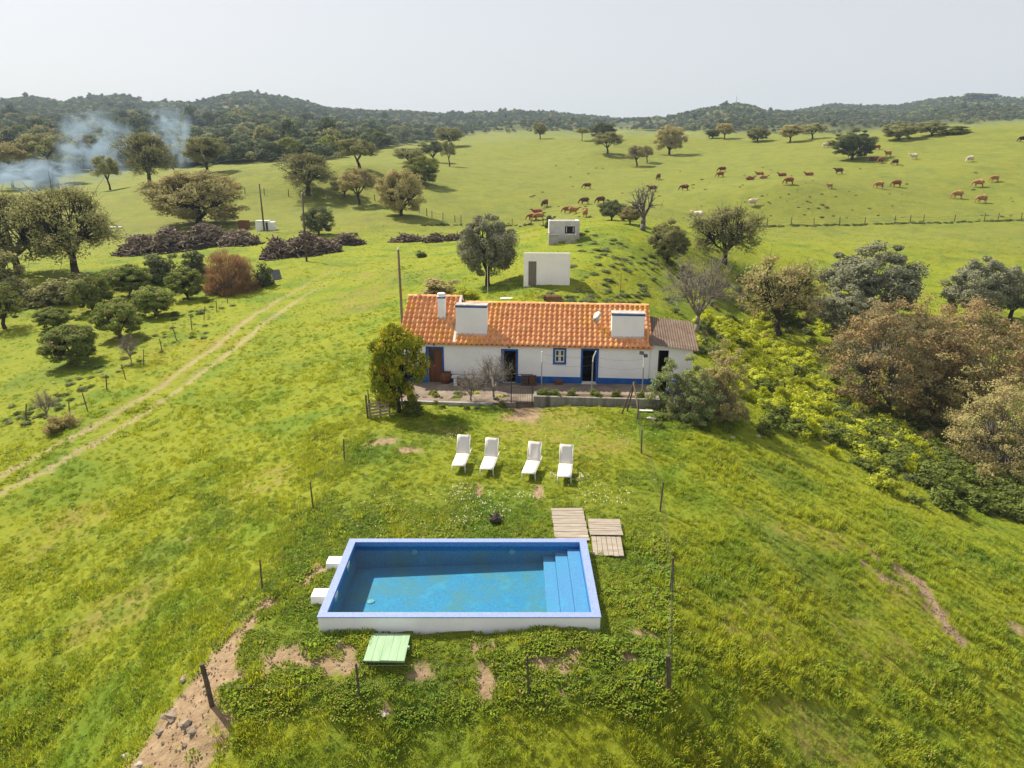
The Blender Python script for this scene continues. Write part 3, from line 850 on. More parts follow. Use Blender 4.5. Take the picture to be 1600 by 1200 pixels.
for px_, py_, r_, lab, kd in ROCKS:
    p = hit(px_, py_)
    o = lump(int(px_), r_ * .72, .45, 2, .35).obj('stone', stone_mat if kd == 'a' else white_stone)
    o.location = (p[0], p[1], p[2] + r_ * .05); o.rotation_euler = (.25 * math.sin(px_), .25 * math.cos(px_), px_)
    tag(o, lab, 'stone', 'stones lying in the grass')

# clods and chips on the bare earth
def gravel():
    rg = np.random.default_rng(44)
    m = MB()
    def chip(x, y, r):
        z = ground(x, y) - .03
        a = rg.uniform(0, 6.28)
        vs = [(x + r * math.cos(a + t) * rg.uniform(.6, 1.2), y + r * math.sin(a + t) * rg.uniform(.6, 1.2), z + r * .1) for t in (0, 1.57, 3.14, 4.71)] + [(x + rg.normal(0, r * .2), y, z + r * rg.uniform(.5, .9)), (x, y, z - r * .4)]
        m.add(vs, [(0, 1, 4), (1, 2, 4), (2, 3, 4), (3, 0, 4), (1, 0, 5), (2, 1, 5), (3, 2, 5), (0, 3, 5)])
    for L, w, n in ((SPILL, 1.3, 240), (ERODE, .35, 120), (ERODE2, .3, 60), (RUT_A[1:5], .2, 60), (RUT_B[1:5], .2, 60)):
        for _ in range(n):
            s = rg.uniform(0, len(L) - 1.01); i = int(s); q = L[i] + (L[i+1] - L[i]) * (s - i)
            k = w * (s / (len(L) - 1) if L is SPILL else 1)
            chip(q[0] + rg.normal(0, .5 * k), q[1] + rg.normal(0, .5 * k), rg.uniform(.015, .05) * (1.8 if rg.random() < .12 else 1))
    for c, rx, ry in BARES:
        for _ in range(14): chip(c[0] + rg.normal(0, rx * .45), c[1] + rg.normal(0, ry * .45), rg.uniform(.012, .04))
    tag(m.obj('gravel', leaf_mat('earth_chips', (.36, .275, .19), (.22, .16, .11), None, 0, 0)), 'small clods and stone chips strewn over the bare earth', 'gravel', None, 'stuff')
gravel()

# ------------------------------------------------------------------ fences
def fence(name, label, posts, mat, r0, hgt, wires, group=None, thick=(), netting=(), seed=1, lean=.05, wr=.003):
    """posts: pixels of the posts' feet; wires: heights of the strands."""
    rg = random.Random(seed)
    P = [hit(*q) for q in posts]
    t = thing(name, label, 'fence', P[0], 0, group)
    tops = []
    for k, p in enumerate(P):
        hh = hgt * rg.uniform(.92, 1.1); r = r0 * rg.uniform(.85, 1.15)
        lx, ly = rg.gauss(0, lean) * hh, rg.gauss(0, lean) * hh
        if k in thick: r, lx, ly = r0 * 2.0, -.12, .02
        q = p - P[0]
        m = MB().path([(q[0], q[1], q[2] - .3), (q[0] + lx * .5, q[1] + ly * .5, q[2] + hh * .5), (q[0] + lx, q[1] + ly, q[2] + hh)], [r * 1.05, r, r * .9], 7)
        m.obj('post', mat, t)
        tops.append((q, lx, ly, hh))
    for hz in wires:
        m = MB()
        for k in range(len(P) - 1):
            if (k, k + 1) in [tuple(z) for z in netting if False]: continue
            (a, ax, ay, ah), (c, cx, cy, ch) = tops[k], tops[k+1]
            pa = (a[0] + ax * hz / ah, a[1] + ay * hz / ah, a[2] + hz); pc = (c[0] + cx * hz / ch, c[1] + cy * hz / ch, c[2] + hz)
            mid = ((pa[0] + pc[0]) / 2, (pa[1] + pc[1]) / 2, (pa[2] + pc[2]) / 2 - .05)
            m.path([pa, mid, pc], [wr, wr, wr], 4)
        m.obj('wire', wire_mat, t)
    for (k0, k1) in netting:
        m = MB()
        (a, ax, ay, ah), (c, cx, cy, ch) = tops[k0], tops[k1]
        L = math.dist(a[:2], c[:2]); n = max(2, int(L / .22))
        for i in range(n + 1):
            f = i / n
            q = a + (c - a) * f
            gz = ground(P[0][0] + q[0], P[0][1] + q[1]) - P[0][2]
            m.tube((q[0], q[1], gz), (q[0] + .01, q[1], q[2] + 1.05), .0035, n=3, cap=False)
        m.obj('netting', wire_mat, t)
    return t
fence('wire_fence', 'wire fence with dark wooden posts enclosing the pool lawn', [(577,640),(538,720),(490,798),(410,925),(332,1101),(562,1091),(826,1087),(1046,1083),(1049,926),(1031,798),(1002,708),(996,655)],
      post_wood, .032, 1.15, (.5, 1.05), thick=(4, 7), netting=((7, 8), (8, 9), (9, 10), (10, 11)), seed=4, lean=.03)
fence('wire_fence', 'leaning wire fence between the orchard and the dirt track', [(40,660),(110,655),(138,644),(167,612),(197,592),(224,573),(254,550),(277,533),(300,517),(318,501),(339,489),(355,474)],
      post_wood, .035, 1.15, (.45, .95), seed=8, lean=.14)
_pf = [(1105,354),(1150,353.5),(1198,353),(1236,351.5),(1272,351.5),(1312,351),(1351,350),(1398,348.5),(1422,348),(1443,348),(1491,346.5),(1538,345.5),(1559,344.5),(1596,343.5),(1640,342)]
fence('wire_fence', 'long stock fence along the foot of the cattle pasture on the right', _pf, post_wood, .07, 1.35, (.5, 1.0), seed=9, lean=.05, wr=.012)
fence('wire_fence', 'short stock fence running down to the olive tree below the cork oaks', [(655,332),(667,337.5),(675,340.5),(692,344.5),(711,346.5),(720,347.5),(760,350),(800,351.5),(830,352.5),(849,352)], post_wood, .07, 1.35, (.5, 1.0), seed=10, wr=.012)
fence('wire_fence', 'stock fence under the oaks on far side of the left field', [(383,303),(413,304.5),(451,306.5),(478,306),(505,307),(535,308),(560,310.5),(586,314)], post_wood, .08, 1.35, (.5, 1.0), seed=11, wr=.012)
# ------------------------------------------------------------------ farmhouse
house = thing('farmhouse', 'long low whitewashed farmhouse with blue trim and orange tiled roof', 'house', HO, HANG)
OPEN = [(1.58, 2.42, .06, 2.15), (5.97, 6.75, .12, 2.10), (8.95, 9.53, 1.45, 2.24), (10.56, 11.36, .28, 2.23)]   # three doors and a window: u0, u1, z0, z1
WD, EZ, RV, RZM, RZL, SPL = 6.0, 2.45, 3.0, 4.25, 4.6, 3.15
b = MB()
us = [0.0]
for (u0, u1, z0, z1) in OPEN:
    b.box(us[-1], 0, -.5, u0, .35, EZ)
    if z0 > -.4: b.box(u0, 0, -.5, u1, .35, z0)
    b.box(u0, 0, z1, u1, .35, EZ)
    us.append(u1)
b.box(us[-1], 0, -.5, HL, .35, EZ)
b.box(0, WD - .35, -.5, HL, WD, EZ)
for u0, u1, rz_ in ((0, .35, RZL), (HL - .35, HL, RZM)):
    b.prism([(u0, -.5), (u1, -.5), (u1, EZ), (u0, EZ)], .352, WD - .352)
    b.add([(u0 + .01, .0, EZ), (u0 + .01, WD, EZ), (u0 + .01, RV, rz_ - .06), (u1 - .01, 0, EZ), (u1 - .01, WD, EZ), (u1 - .01, RV, rz_ - .06)], [(0, 1, 2), (5, 4, 3), (0, 2, 5, 3), (1, 4, 5, 2)])
b.obj('wall', white_wall, house)
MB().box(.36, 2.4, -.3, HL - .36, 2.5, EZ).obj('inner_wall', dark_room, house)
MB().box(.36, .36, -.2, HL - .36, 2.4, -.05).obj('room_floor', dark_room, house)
b = MB()
for a, c in zip([0] + [OPEN[k][1] + .105 for k in (0, 1, 3)], [OPEN[k][0] - .105 for k in (0, 1, 3)] + [HL]):
    b.bbox(a - (.02 if a == 0 else 0), -.022, -.5, c + (.02 if c == HL else 0), .0, .62, .006)
b.bbox(-.022, .002, -.5, -.001, WD, .62, .004)
b.obj('plinth', blue_paint, house)
def surround(u0, u1, z0, z1, w=.105, sill=False):
    m = MB()
    m.bbox(u0 - w, -.03, z0 - (w if sill else .3), u0, .06, z1 + w, .006).bbox(u1, -.03, z0 - (w if sill else .3), u1 + w, .06, z1 + w, .006)
    m.bbox(u0 + .001, -.03, z1, u1 - .001, .06, z1 + w, .006)
    if sill: m.bbox(u0 + .001, -.04, z0 - w, u1 - .001, .06, z0, .006)
    return m
# left door: panelled red-brown double door
u0, u1, z0, z1 = OPEN[0]
d = MB().bbox(u0 + .03, .14, z0, u1 - .03, .19, z1 - .02, .006)
d = d.obj('door', door_wood, house)
surround(u0, u1, z0, z1).obj('door_frame', blue_paint, d)
for k, (za, zb) in enumerate(((.12, .95), (1.12, 1.95))):
    for ua in (u0 + .08, (u0 + u1) / 2 + .03):
        MB().bbox(ua, .12, z0 + za, ua + .28, .138, z0 + zb, .008).obj('panel', glass if k and ua < 1.8 else door_wood, d)
MB().tube(((u0 + u1) / 2 - .02, .13, 1.05), ((u0 + u1) / 2 - .02, .07, 1.05), .018).tube(((u0 + u1) / 2 - .02, .07, 1.05), ((u0 + u1) / 2 - .12, .07, 1.05), .014).obj('handle', steel, d)
# middle door and right door stand open: one leaf swung in
for k, side in ((1, 1), (3, 1)):
    u0, u1, z0, z1 = OPEN[k]
    d = MB()
    if side > 0: d.bbox(u1 - .07, .2, z0, u1 - .03, 1.0, z1 - .03, .006)
    d = d.obj('door', door_wood if k == 1 else blue_paint, house)
    surround(u0, u1, z0, z1).obj('door_frame', blue_paint, d)
    MB().tube((u1 - .07, .9, z0 + 1.0), (u1 - .12, .9, z0 + 1.0), .018).obj('handle', steel, d)
    MB().bbox(u0 - .05, -.16, z0 - .35, u1 + .05, .34, z0 - .002, .01).obj('doorstep', pale_conc, house)
u0, u1, z0, z1 = OPEN[0]
MB().bbox(u0 - .05, -.22, -.4, u1 + .05, .13, z0 - .002, .01).obj('doorstep', pale_conc, house)
# window: white two-leaf casement of four panes
u0, u1, z0, z1 = OPEN[2]
w = surround(u0, u1, z0, z1, .09, True).obj('window', blue_paint, house)
for ua, ub in ((u0 + .02, (u0 + u1) / 2 - .005), ((u0 + u1) / 2 + .005, u1 - .02)):
    m = MB()
    for (a0, a1, c0, c1) in ((ua, ub, z0 + .02, z0 + .09), (ua, ub, z1 - .09, z1 - .02), (ua, ua + .06, z0 + .091, z1 - .091), (ub - .06, ub, z0 + .091, z1 - .091), (ua + .061, ub - .061, (z0 + z1) / 2 - .03, (z0 + z1) / 2 + .03)):
        m.bbox(a0, .07, c0, a1, .11, c1, .005)
    m.obj('casement', white_plastic, w)
    for c0, c1 in ((z0 + .08, (z0 + z1) / 2 - .02), ((z0 + z1) / 2 + .02, z1 - .08)):
        MB().box(ua + .05, .085, c0, ub - .05, .095, c1).obj('pane', glass, w)
# roof: clay tiles laid in courses over a deck
roof = MB()
def rz_at(u, v, zr):
    return (EZ - .0) + (zr - EZ) * (v + .22) / (RV + .22) if v <= RV else (EZ) + (zr - EZ) * (2 * RV + .22 - v) / (RV + .22)
for (ua, ub, zr) in ((-.12, SPL - .002, RZL), (SPL + .002, HL + .1, RZM)):
    roof.add([(ua, -.16, rz_at(0, -.16, zr) - .10), (ub, -.16, rz_at(0, -.16, zr) - .10), (ub, RV, zr - .10), (ua, RV, zr - .10), (ua, 2*RV + .16, rz_at(0, 2*RV + .16, zr) - .10), (ub, 2*RV + .16, rz_at(0, 2*RV + .16, zr) - .10),
              (ua, -.16, rz_at(0, -.16, zr) - .03), (ub, -.16, rz_at(0, -.16, zr) - .03), (ub, RV, zr - .03), (ua, RV, zr - .03), (ua, 2*RV + .16, rz_at(0, 2*RV + .16, zr) - .03), (ub, 2*RV + .16, rz_at(0, 2*RV + .16, zr) - .03)],
             [(0, 1, 2, 3), (3, 2, 5, 4), (7, 6, 9, 8), (8, 9, 10, 11), (0, 6, 7, 1), (0, 3, 9, 6), (1, 7, 8, 2), (3, 4, 10, 9), (2, 8, 11, 5), (4, 5, 11, 10)])
roof = roof.obj('roof', clay, house)
TW, NR = .2985, 10
def tile_geo(sl):
    prof = [(0.0, .0), (.018, .055), (.05, .095), (.09, .108), (.13, .095), (.162, .055), (.182, .004), (.245, -.004), (TW + .012, .004)]
    vs, fs = [], []
    n = len(prof)
    for t, lift in ((0, .028), (1, 0.0)):
        for x, z in prof: vs.append((x, t * sl * 1.12, z + lift))
    for x, z in prof: vs.append((x, 0, z + .006))
    for k in range(n - 1):
        fs += [(k, k + 1, n + k + 1, n + k), (2*n + k, 2*n + k + 1, k + 1, k)]
    return vs, fs
CHIM = [(3.2, 5.0, .5, 1.2), (12.15, 14.0, .5, 1.2)]
rest = MB()
cand = []
for (ua, ub, zr) in ((-.12, SPL - .06, RZL), (SPL + .06, HL + .1, RZM)):
    rise = zr - EZ; run = RV + .22
    sl = math.hypot(rise, run) / NR; ang = math.atan2(rise, run)
    nc = int(round((ub - ua) / TW)); tw = (ub - ua) / nc
    vs, fs = tile_geo(sl)
    tm = MB().add(vs, fs).mesh('roof_tile', clay, True)
    for r in range(NR):
        for c in range(nc):
            v = -.22 + run * r / NR; u = ua + c * tw
            if any(u > q[0] - .02 and u + tw < q[1] + .02 and v > q[2] + .05 and v + .3 < q[3] for q in CHIM): continue
            cand.append((r, u, v, EZ + rise * r / NR, ang, tm, vs, fs, tw / TW))
    for r in range(NR):                       # rear slope
        for c in range(nc):
            v = 2 * RV + .22 - run * r / NR; u = ua + (c + 1) * tw
            ca, sa_ = math.cos(ang), math.sin(ang)
            rest.add([(u - x * tw / TW, v - (y * ca - z * sa_), EZ + rise * r / NR + y * sa_ + z * ca) for x, y, z in vs], fs)
cand.sort(key=lambda q: q[0])
rg = random.Random(2)
for k, (r, u, v, z, ang, tm, vs, fs, sx) in enumerate(cand):
    if k < 300:
        o = link('roof_tile', tm, roof)
        o.location = (u + rg.uniform(-.006, .006), v + rg.uniform(-.012, .012), z + rg.uniform(0, .006)); o.rotation_euler = (ang + rg.uniform(-.012, .012), rg.uniform(-.012, .012), rg.uniform(-.014, .014)); o.scale = (sx, 1, 1)
    else:
        ca, sa_ = math.cos(ang), math.sin(ang)
        du, dv, dz = rg.uniform(-.006, .006), rg.uniform(-.012, .012), rg.uniform(0, .006)
        rest.add([(u + x * sx + du, v + dv + y * ca - z2 * sa_, z + dz + y * sa_ + z2 * ca) for x, y, z2 in vs], fs)
o = rest.obj('upper_roof_tiles', clay, roof, True); o['kind'] = 'stuff'
def ridge_piece():
    m = MB(); n = 7
    vs = []
    for x, s in ((0, 1.06), (.42, .94)):
        for k in range(n):
            t = math.pi * k / (n - 1)
            vs.append((x, .14 * s * math.cos(t), .11 * s * math.sin(t)))
    fs = [(k, k+1, n+k+1, n+k) for k in range(n-1)] + [tuple(range(n))]
    return m.add(vs, fs).mesh('ridge_tile', clay, True)
rp = ridge_piece()
for (ua, ub, zr) in ((-.12, SPL - .1, RZL), (SPL + .1, HL + .06, RZM)):
    n = int((ub - ua) / .38)
    for k in range(n):
        o = link('ridge_tile', rp, roof); o.location = (ua + k * (ub - ua) / n, RV, zr + .015 + rg.uniform(-.008, .008)); o.rotation_euler = (0, 0, rg.uniform(-.02, .02))
# masonry upstand between the two roofs
m = MB()
m.prism([(SPL - .07, 0), (SPL + .07, 0), (SPL + .07, .01), (SPL - .07, .01)], 0, .01)
m = MB().add([(SPL - s, v, z) for s in (.07, -.07) for v, z in ((-.1, EZ - .1), (RV, RZL - .1), (2*RV + .1, EZ - .1), (2*RV + .1, EZ + .14), (RV, RZL + .13), (-.1, EZ + .14))],
             [(0, 1, 4, 5), (1, 2, 3, 4), (6, 11, 10, 7), (7, 10, 9, 8), (5, 4, 10, 11), (4, 3, 9, 10), (0, 5, 11, 6), (2, 8, 9, 3)])
m.obj('roof_upstand', plain('old_limewash', (.70, .66, .60), (.58, .52, .46), 3, .9, .1, .005, 20), house)
# two broad chimneys and the slim one
for (ua, ub, va, vb, zt) in ((3.2, 5.0, .5, 1.2, 4.66), (12.15, 14.0, .5, 1.2, 4.34)):
    c = MB().bbox(ua, va, 2.5, ub, vb, zt - .18, .012).obj('chimney', white_wall, house)
    MB().bbox(ua - .015, va - .015, zt - .18, ub + .015, vb + .015, zt - .09, .004).obj('blue_band', blue_paint, c)
    MB().bbox(ua - .035, va - .035, zt - .09, ub + .035, vb + .035, zt - .02, .012).obj('chimney_cap', concrete, c)
    MB().bbox(ua - .04, va - .07, 2.6, ub + .04, va - .002, 2.98, .02).obj('flashing', pale_conc, c)
c = MB().bbox(1.98, 1.45, 3.3, 2.40, 1.87, 4.86, .012).obj('chimney', white_wall, house)
MB().bbox(1.955, 1.425, 4.80, 2.425, 1.895, 4.88, .006).obj('blue_band', blue_paint, c)
MB().lathe([(.25, 0), (.25, .03), (.2, .06), (.2, .13), (.26, .15), (.22, .20), (.05, .24)], 14, (2.19, 1.66, 4.88)).obj('chimney_cap', white_wall, c, True)
MB().bbox(1.93, 1.38, 3.42, 2.45, 1.92, 3.66, .02).obj('flashing', pale_conc, c)
# wall lamps over the doors
for u_, z_ in ((2.0, 2.44), (6.35, 2.40)):
    m = MB().tube((u_, -.002, z_), (u_, -.09, z_), .025).lathe([(.03, 0), (.07, .02), (.05, .10), (.02, .12)], 8, (u_, -.12, z_ - .09))
    m.obj('wall_lamp', dark_iron, house)

# lean-to
annex = thing('lean_to', 'white lean-to with brown fibre-cement roof at right end of farmhouse', 'lean-to', hw(HL, 0), HANG)
AL = 2.42
b = MB()
def az_(u, v): return 2.72 - .125 * u + (v * .33)
for (ua, ub, z0, z1) in ((.02, .5, -.5, None), (1.08, AL, -.5, None)):
    b.add([(ua, .1, z0), (ub, .1, z0), (ub, .32, z0), (ua, .32, z0), (ua, .1, az_(ua, .1)), (ub, .1, az_(ub, .1)), (ub, .32, az_(ub, .32)), (ua, .32, az_(ua, .32))], [(3,2,1,0),(4,5,6,7),(0,1,5,4),(1,2,6,5),(2,3,7,6),(3,0,4,7)])
b.add([(.5, .1, 2.3), (1.08, .1, 2.3), (1.08, .32, 2.3), (.5, .32, 2.3), (.5, .1, az_(.5, .1)), (1.08, .1, az_(1.08, .1)), (1.08, .32, az_(1.08, .32)), (.5, .32, az_(.5, .32))], [(3,2,1,0),(4,5,6,7),(0,1,5,4),(1,2,6,5),(2,3,7,6),(3,0,4,7)])
b.add([(AL - .2, .322, -.5), (AL, .322, -.5), (AL, 2.7, -.5), (AL - .2, 2.7, -.5), (AL - .2, .322, az_(AL - .2, .32)), (AL, .322, az_(AL, .32)), (AL, 2.7, az_(AL, 2.7)), (AL - .2, 2.7, az_(AL - .2, 2.7))], [(3,2,1,0),(4,5,6,7),(0,1,5,4),(1,2,6,5),(2,3,7,6),(3,0,4,7)])
b.box(.02, 2.5, -.5, AL - .202, 2.7, 2.9)
b.obj('wall', white_wall, annex)
MB().bbox(.02, .082, -.5, .5, .098, .62, .004).bbox(1.08, .082, -.5, AL, .098, .55, .004).obj('plinth', blue_paint, annex)
d = MB().bbox(.52, .16, .2, .60, .9, 2.28, .006).obj('door', plain('purple_brown_door', (.05, .03, .035), (.03, .02, .022), 3), annex)
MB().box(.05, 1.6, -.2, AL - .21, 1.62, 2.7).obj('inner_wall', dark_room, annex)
rf = None
nsh = 4
for k in range(nsh):
    ua, ub = -.04 + k * (AL + .3) / nsh, -.04 + (k + 1) * (AL + .3) / nsh + .03
    m = MB(); vs, fs = [], []
    nx = 16
    for lay, dz in ((0, .045 + .004 * k), (1, .03 + .004 * k)):
        for v in (-.18, 2.8):
            for i in range(nx + 1):
                u = ua + (ub - ua) * i / nx
                vs.append((u, v, az_(u, v) + dz + .02 * math.sin(2 * math.pi * u / .146)))
    c = nx + 1
    for i in range(nx):
        fs += [(i, i+1, c+i+1, c+i), (2*c+i, 3*c+i, 3*c+i+1, 2*c+i+1), (i, 2*c+i, 2*c+i+1, i+1), (c+i, c+i+1, 3*c+i+1, 3*c+i)]
    m.add(vs, fs)
    if rf is None: rf = m.obj('roof', fibre_roof, annex)
    else: m.obj('roof_sheet', fibre_roof, rf)
# dish on the roof
p = hw(11.35, 1.35, EZ + (RZM - EZ) * 1.57 / 3.22 + .03)
t = thing('satellite_dish', 'small pale satellite dish standing on the orange roof left of right chimney', 'dish', p, HANG)
MB().tube((0, 0, 0), (0, 0, .5), .02, n=8).obj('mast', steel, t)
m = MB().lathe([(.34, .06), (.25, .025), (.13, .005), (.02, 0), (.0, -.012), (.13, -.012), (.25, .012), (.345, .05)], 18).obj('reflector', white_plastic, t, True)
m.location = (0, -.05, .52); m.rotation_euler = (RAD(62), 0, RAD(-62))
MB().path([(0, -.05, .35), (-.2, -.2, .45), (-.32, -.22, .58)], [.012, .012, .012]).bbox(-.36, -.26, .55, -.28, -.18, .63, .01).obj('receiver_arm', dark_iron, t)

# ------------------------------------------------------------------ terrace
def tz(u): return .06 + .017 * (u + .6)
b = MB()
c8 = [(-.6, .0), (14.5, 0), (14.5, -3.25), (7.0, -3.3), (7.0, -3.55), (-.6, -3.55)]
n = len(c8)
b.add([(u, v, tz(u)) for u, v in c8] + [(u, v, -.8) for u, v in c8], [tuple(range(n))] + [(k, n + k, n + (k+1) % n, (k+1) % n) for k in range(n)])
o = b.obj('terrace', terrace_mat); o.location = tuple(HO); o.rotation_euler = (0, 0, HANG)
tag(o, 'earth-brown paved terrace in front of the farmhouse', None, None, 'structure')
# planter wall of stained concrete on the right, low kerb on the left
pw = thing('planter_wall', 'stained concrete planter wall in front of the right half of the terrace', 'planter', hw(7.95, -3.42), HANG)
MB().bbox(0, -.16, -.5, 6.65, .02, .60, .015).obj('front_wall', plain('stained_concrete', (.27, .255, .22), (.17, .16, .14), 2.2, .95, .1, .01, 16, stretch=(2.2, 1, .5), c3=(.10, .09, .075)), pw)
MB().bbox(0, .022, -.4, .16, .7, .60, .012).bbox(6.49, .022, -.4, 6.65, .7, .62, .012).obj('end_wall', MATS['stained_concrete'], pw)
MB().bbox(.162, .022, -.3, 6.488, .7, .52, .02).obj('soil', plain('planter_soil', (.12, .085, .055), (.08, .06, .04), 6, .95, .05, .02, 15), pw)
kb = MB().bbox(.0, -.1, -.5, 6.1, .06, .18, .02).obj('kerb_wall', concrete); kb.location = tuple(hw(-.35, -3.62)); kb.rotation_euler = (0, 0, HANG)
tag(kb, 'low concrete kerb wall in front of the left half of the terrace', 'kerb')
# gate of metal tube and wire
gt = thing('garden_gate', 'open metal tube garden gate between kerb and planter wall', 'gate', hw(6.75, -3.5, .08), HANG)
MB().tube((0, 0, 0), (0, 0, 1.72), .028, n=8).tube((1.12, 0, 0), (1.12, 0, 1.72), .028, n=8).tube((0, 0, 1.70), (1.12, 0, 1.70), .024, n=8).tube((0, 0, .06), (1.12, 0, .06), .02, n=8).obj('frame', dark_iron, gt)
for k in range(1, 9):
    MB().tube((.124 * k, 0, .06), (.124 * k, 0, .95), .006, n=5).obj('bar', dark_iron, gt)
MB().tube((.0, 0, .95), (1.12, 0, .95), .012, n=6).obj('rail', dark_iron, gt)
# tall metal posts along the terrace
PG = 'tall metal poles along the terrace'
def pole(px_, py0, py1, lab, kind):
    f = atz(px_, py1, .25); q = atd(px_ + 0, py0, f[1])
    h = q[2] - f[2]
    t = thing('metal_pole', lab, 'pole', (f[0], f[1], f[2] - .1), 0, PG)
    MB().tube((0, 0, 0), (0, 0, h * (.75 if kind != 'b' else .78)), .035, .032, 8).obj('shaft', steel, t)
    if kind == 'b': MB().path([(0, 0, h * .78), (.03, -.02, h * .9), (.16, -.05, h + .1)], [.036, .036, .03], 8).obj('bent_top', white_plastic, t)
    else: MB().tube((0, 0, h * .75), (0, 0, h + .1), .04, .038, 8).obj('sleeve', white_plastic, t)
    if kind == 'c':
        for dx, dz, rr in ((-.16, .28, -.5), (.06, .12, .4)):
            l = MB().bbox(-.11, -.06, -.09, .11, .03, .09, .01).obj('floodlight', dark_iron, t); l.location = (dx, -.06, h + dz); l.rotation_euler = (RAD(-25), 0, rr)
            g_ = MB().bbox(-.09, -.072, -.07, .09, -.062, .07, .003).obj('lens', glass, l)
        MB().path([(0, 0, h + .1), (0, 0, h + .22), (-.16, -.02, h + .3)], [.015, .015, .015], 6).obj('bracket', dark_iron, t)
    return t
pole(846, 549, 607, 'thin straight metal pole with white sleeve left of the small window', 'a')
pole(924.5, 548, 612, 'metal pole with bent white top in front of the right open door', 'b')
pole(1003, 556, 617, 'metal pole with two dark floodlights near right end of house', 'c')
# wires of the washing line between the poles
f0, f1, f2 = atz(846, 607, .25), atz(924.5, 612, .25), atz(1003, 617, .25)
cl = MB()
for h_ in (1.55, 2.05):
    pts = []
    for a, c in ((f0, f1), (f1, f2)):
        for k in range(7):
            t_ = k / 6; q = a + (c - a) * t_
            pts.append((q[0], q[1], a[2] + (c[2] - a[2]) * t_ + h_ - .16 * 4 * t_ * (1 - t_)))
    cl.path(pts, [.005] * len(pts), 4)
tag(cl.obj('washing_line', wire_mat), 'thin sagging washing lines strung between the terrace poles', 'washing line')
# trestle
p = hit(990, 652)
t = thing('wooden_trestle', 'leaning wooden three-legged trestle on the lawn before planter wall', 'trestle', p)
top = (-.05, .35, 1.75)
for k, (fx, fy) in enumerate(((.28, -.35), (-.62, .25), (-.25, .75))):
    MB().tube((fx, fy, -.1), (top[0] + .04 * k, top[1], top[2]), .04, .035, 7).obj('leg', plain('pale_timber', (.42, .33, .22), (.33, .25, .16), 5, .9, .1) if k == 0 else post_wood, t)
MB().tube((-.25, .3, .62), (.1, .02, .62), .025, n=6).obj('brace', post_wood, t)
# plants in the planter belong to the undergrowth further down
# things on the terrace
def crock(px_, py_, prof, mat, lab, name, cat, zz=.16):
    p = atz(px_, py_, zz)
    t = thing(name, lab, cat, (p[0], p[1], zz - .02))
    MB().lathe(prof, 16).obj('body', mat, t, True)
    return t
t = crock(697, 598, [(.26, 0), (.34, .22), (.36, .45), (.30, .66), (.27, .70)], rust, 'round rusty brown jar right of the red-brown door', 'clay_jar', 'jar', .10)
MB().lathe([(.29, .70), (.30, .74), (.25, .74), (.24, .70)], 16).obj('rim', rust, t, True)
t = crock(722, 604, [(.22, 0), (.30, .2), (.31, .42), (.26, .56)], dark_iron, 'dark round pot beside the white bench post', 'iron_pot', 'pot', .12)
MB().lathe([(.28, .56), (.29, .60), (.24, .60), (.23, .56)], 16).obj('rim', dark_iron, t, True)
p = atz(737, 603, .12)
t = thing('stone_bench', 'low white bench against facade between left and middle doors', 'bench', (p[0] + .2, hw(4.2, -.55)[1], .12), HANG)
for x_ in (-1.1, 1.1): MB().bbox(x_ - .12, -.2, -.05, x_ + .12, .2, .48, .012).obj('leg', white_wall, t)
MB().bbox(-1.35, -.24, .482, 1.35, .24, .56, .012).obj('seat', pale_conc, t)
for k, (px_, lab) in enumerate(((820, 'left one of two brown crates under the middle of the facade'), (832, 'right one of two brown crates under the middle of the facade'))):
    p = atz(px_, 601, .2)
    t = thing('wooden_crate', lab, 'crate', (p[0], p[1], .19), HANG + .1 * k)
    for j in range(4): MB().bbox(-.2, -.2, .03 + .13 * j, .2, -.175, .13 + .13 * j, .004).bbox(-.2, .175, .03 + .13 * j, .2, .2, .13 + .13 * j, .004).obj('slat', rust if k else post_wood, t)
    MB().bbox(-.21, -.174, 0, -.185, .174, .55, .004).bbox(.185, -.174, 0, .21, .174, .55, .004).obj('side', post_wood, t)
p = atz(873, 600, .24)
t = thing('brick_stand', 'small reddish brick block against plinth below the window', 'brick block', (p[0], p[1], .22), HANG)
for k in range(3): MB().bbox(-.22, -.1, .09 * k, -.005, .1, .085 + .09 * k, .006).bbox(.005, -.1, .09 * k, .22, .1, .085 + .09 * k, .006).obj('brick', rust, t)
# pallet gate and canvas at the left
p = hit(594, 652)
t = thing('wooden_pallet', 'old wooden pallet propped upright as a gate at left fence corner', 'pallet', p, RAD(12))
for k in range(5):
    m = MB().bbox(-.55, -.02, .08 + .17 * k, .55, .008, .18 + .17 * k, .005).obj('slat', old_wood, t)
    m.rotation_euler = (0, RAD(-6 + 1.2 * math.sin(k * 3)), 0)
for x_ in (-.5, .02, .5): MB().bbox(x_ - .04, .01, -.05, x_ + .04, .1, .98, .006).obj('bearer', post_wood, t)
MB().tube((-.62, .05, -.2), (-.66, .05, 1.25), .045, n=7).obj('gate_post', post_wood, t)
p = hit(590, 632)
m = MB().bbox(-.75, -.02, 0, .75, .02, .75, .008).obj('fibre_sheet', pale_conc); m.location = (p[0] - .1, p[1] + .3, p[2] - .05); m.rotation_euler = (RAD(-38), 0, RAD(-62))
tag(m, 'pale flat sheet leaning behind the upright wooden pallet', 'sheet')
for k, (px_, py_, L, a_, lab) in enumerate(((1008, 641, .8, .1, 'white plank lying on grass right of the trestle'), (1040, 648, .7, -.3, 'reddish broken plank lying below the right end of planter'))):
    p = hit(px_, py_ + 4)
    m = MB().bbox(-L / 2, -.09, 0, L / 2, .09, .05, .008).obj('plank', pale_conc if k == 0 else rust); m.location = (p[0], p[1], p[2] + .04); m.rotation_euler = (.05, .06, a_)
    m.name = 'loose_plank'; tag(m, lab, 'plank')
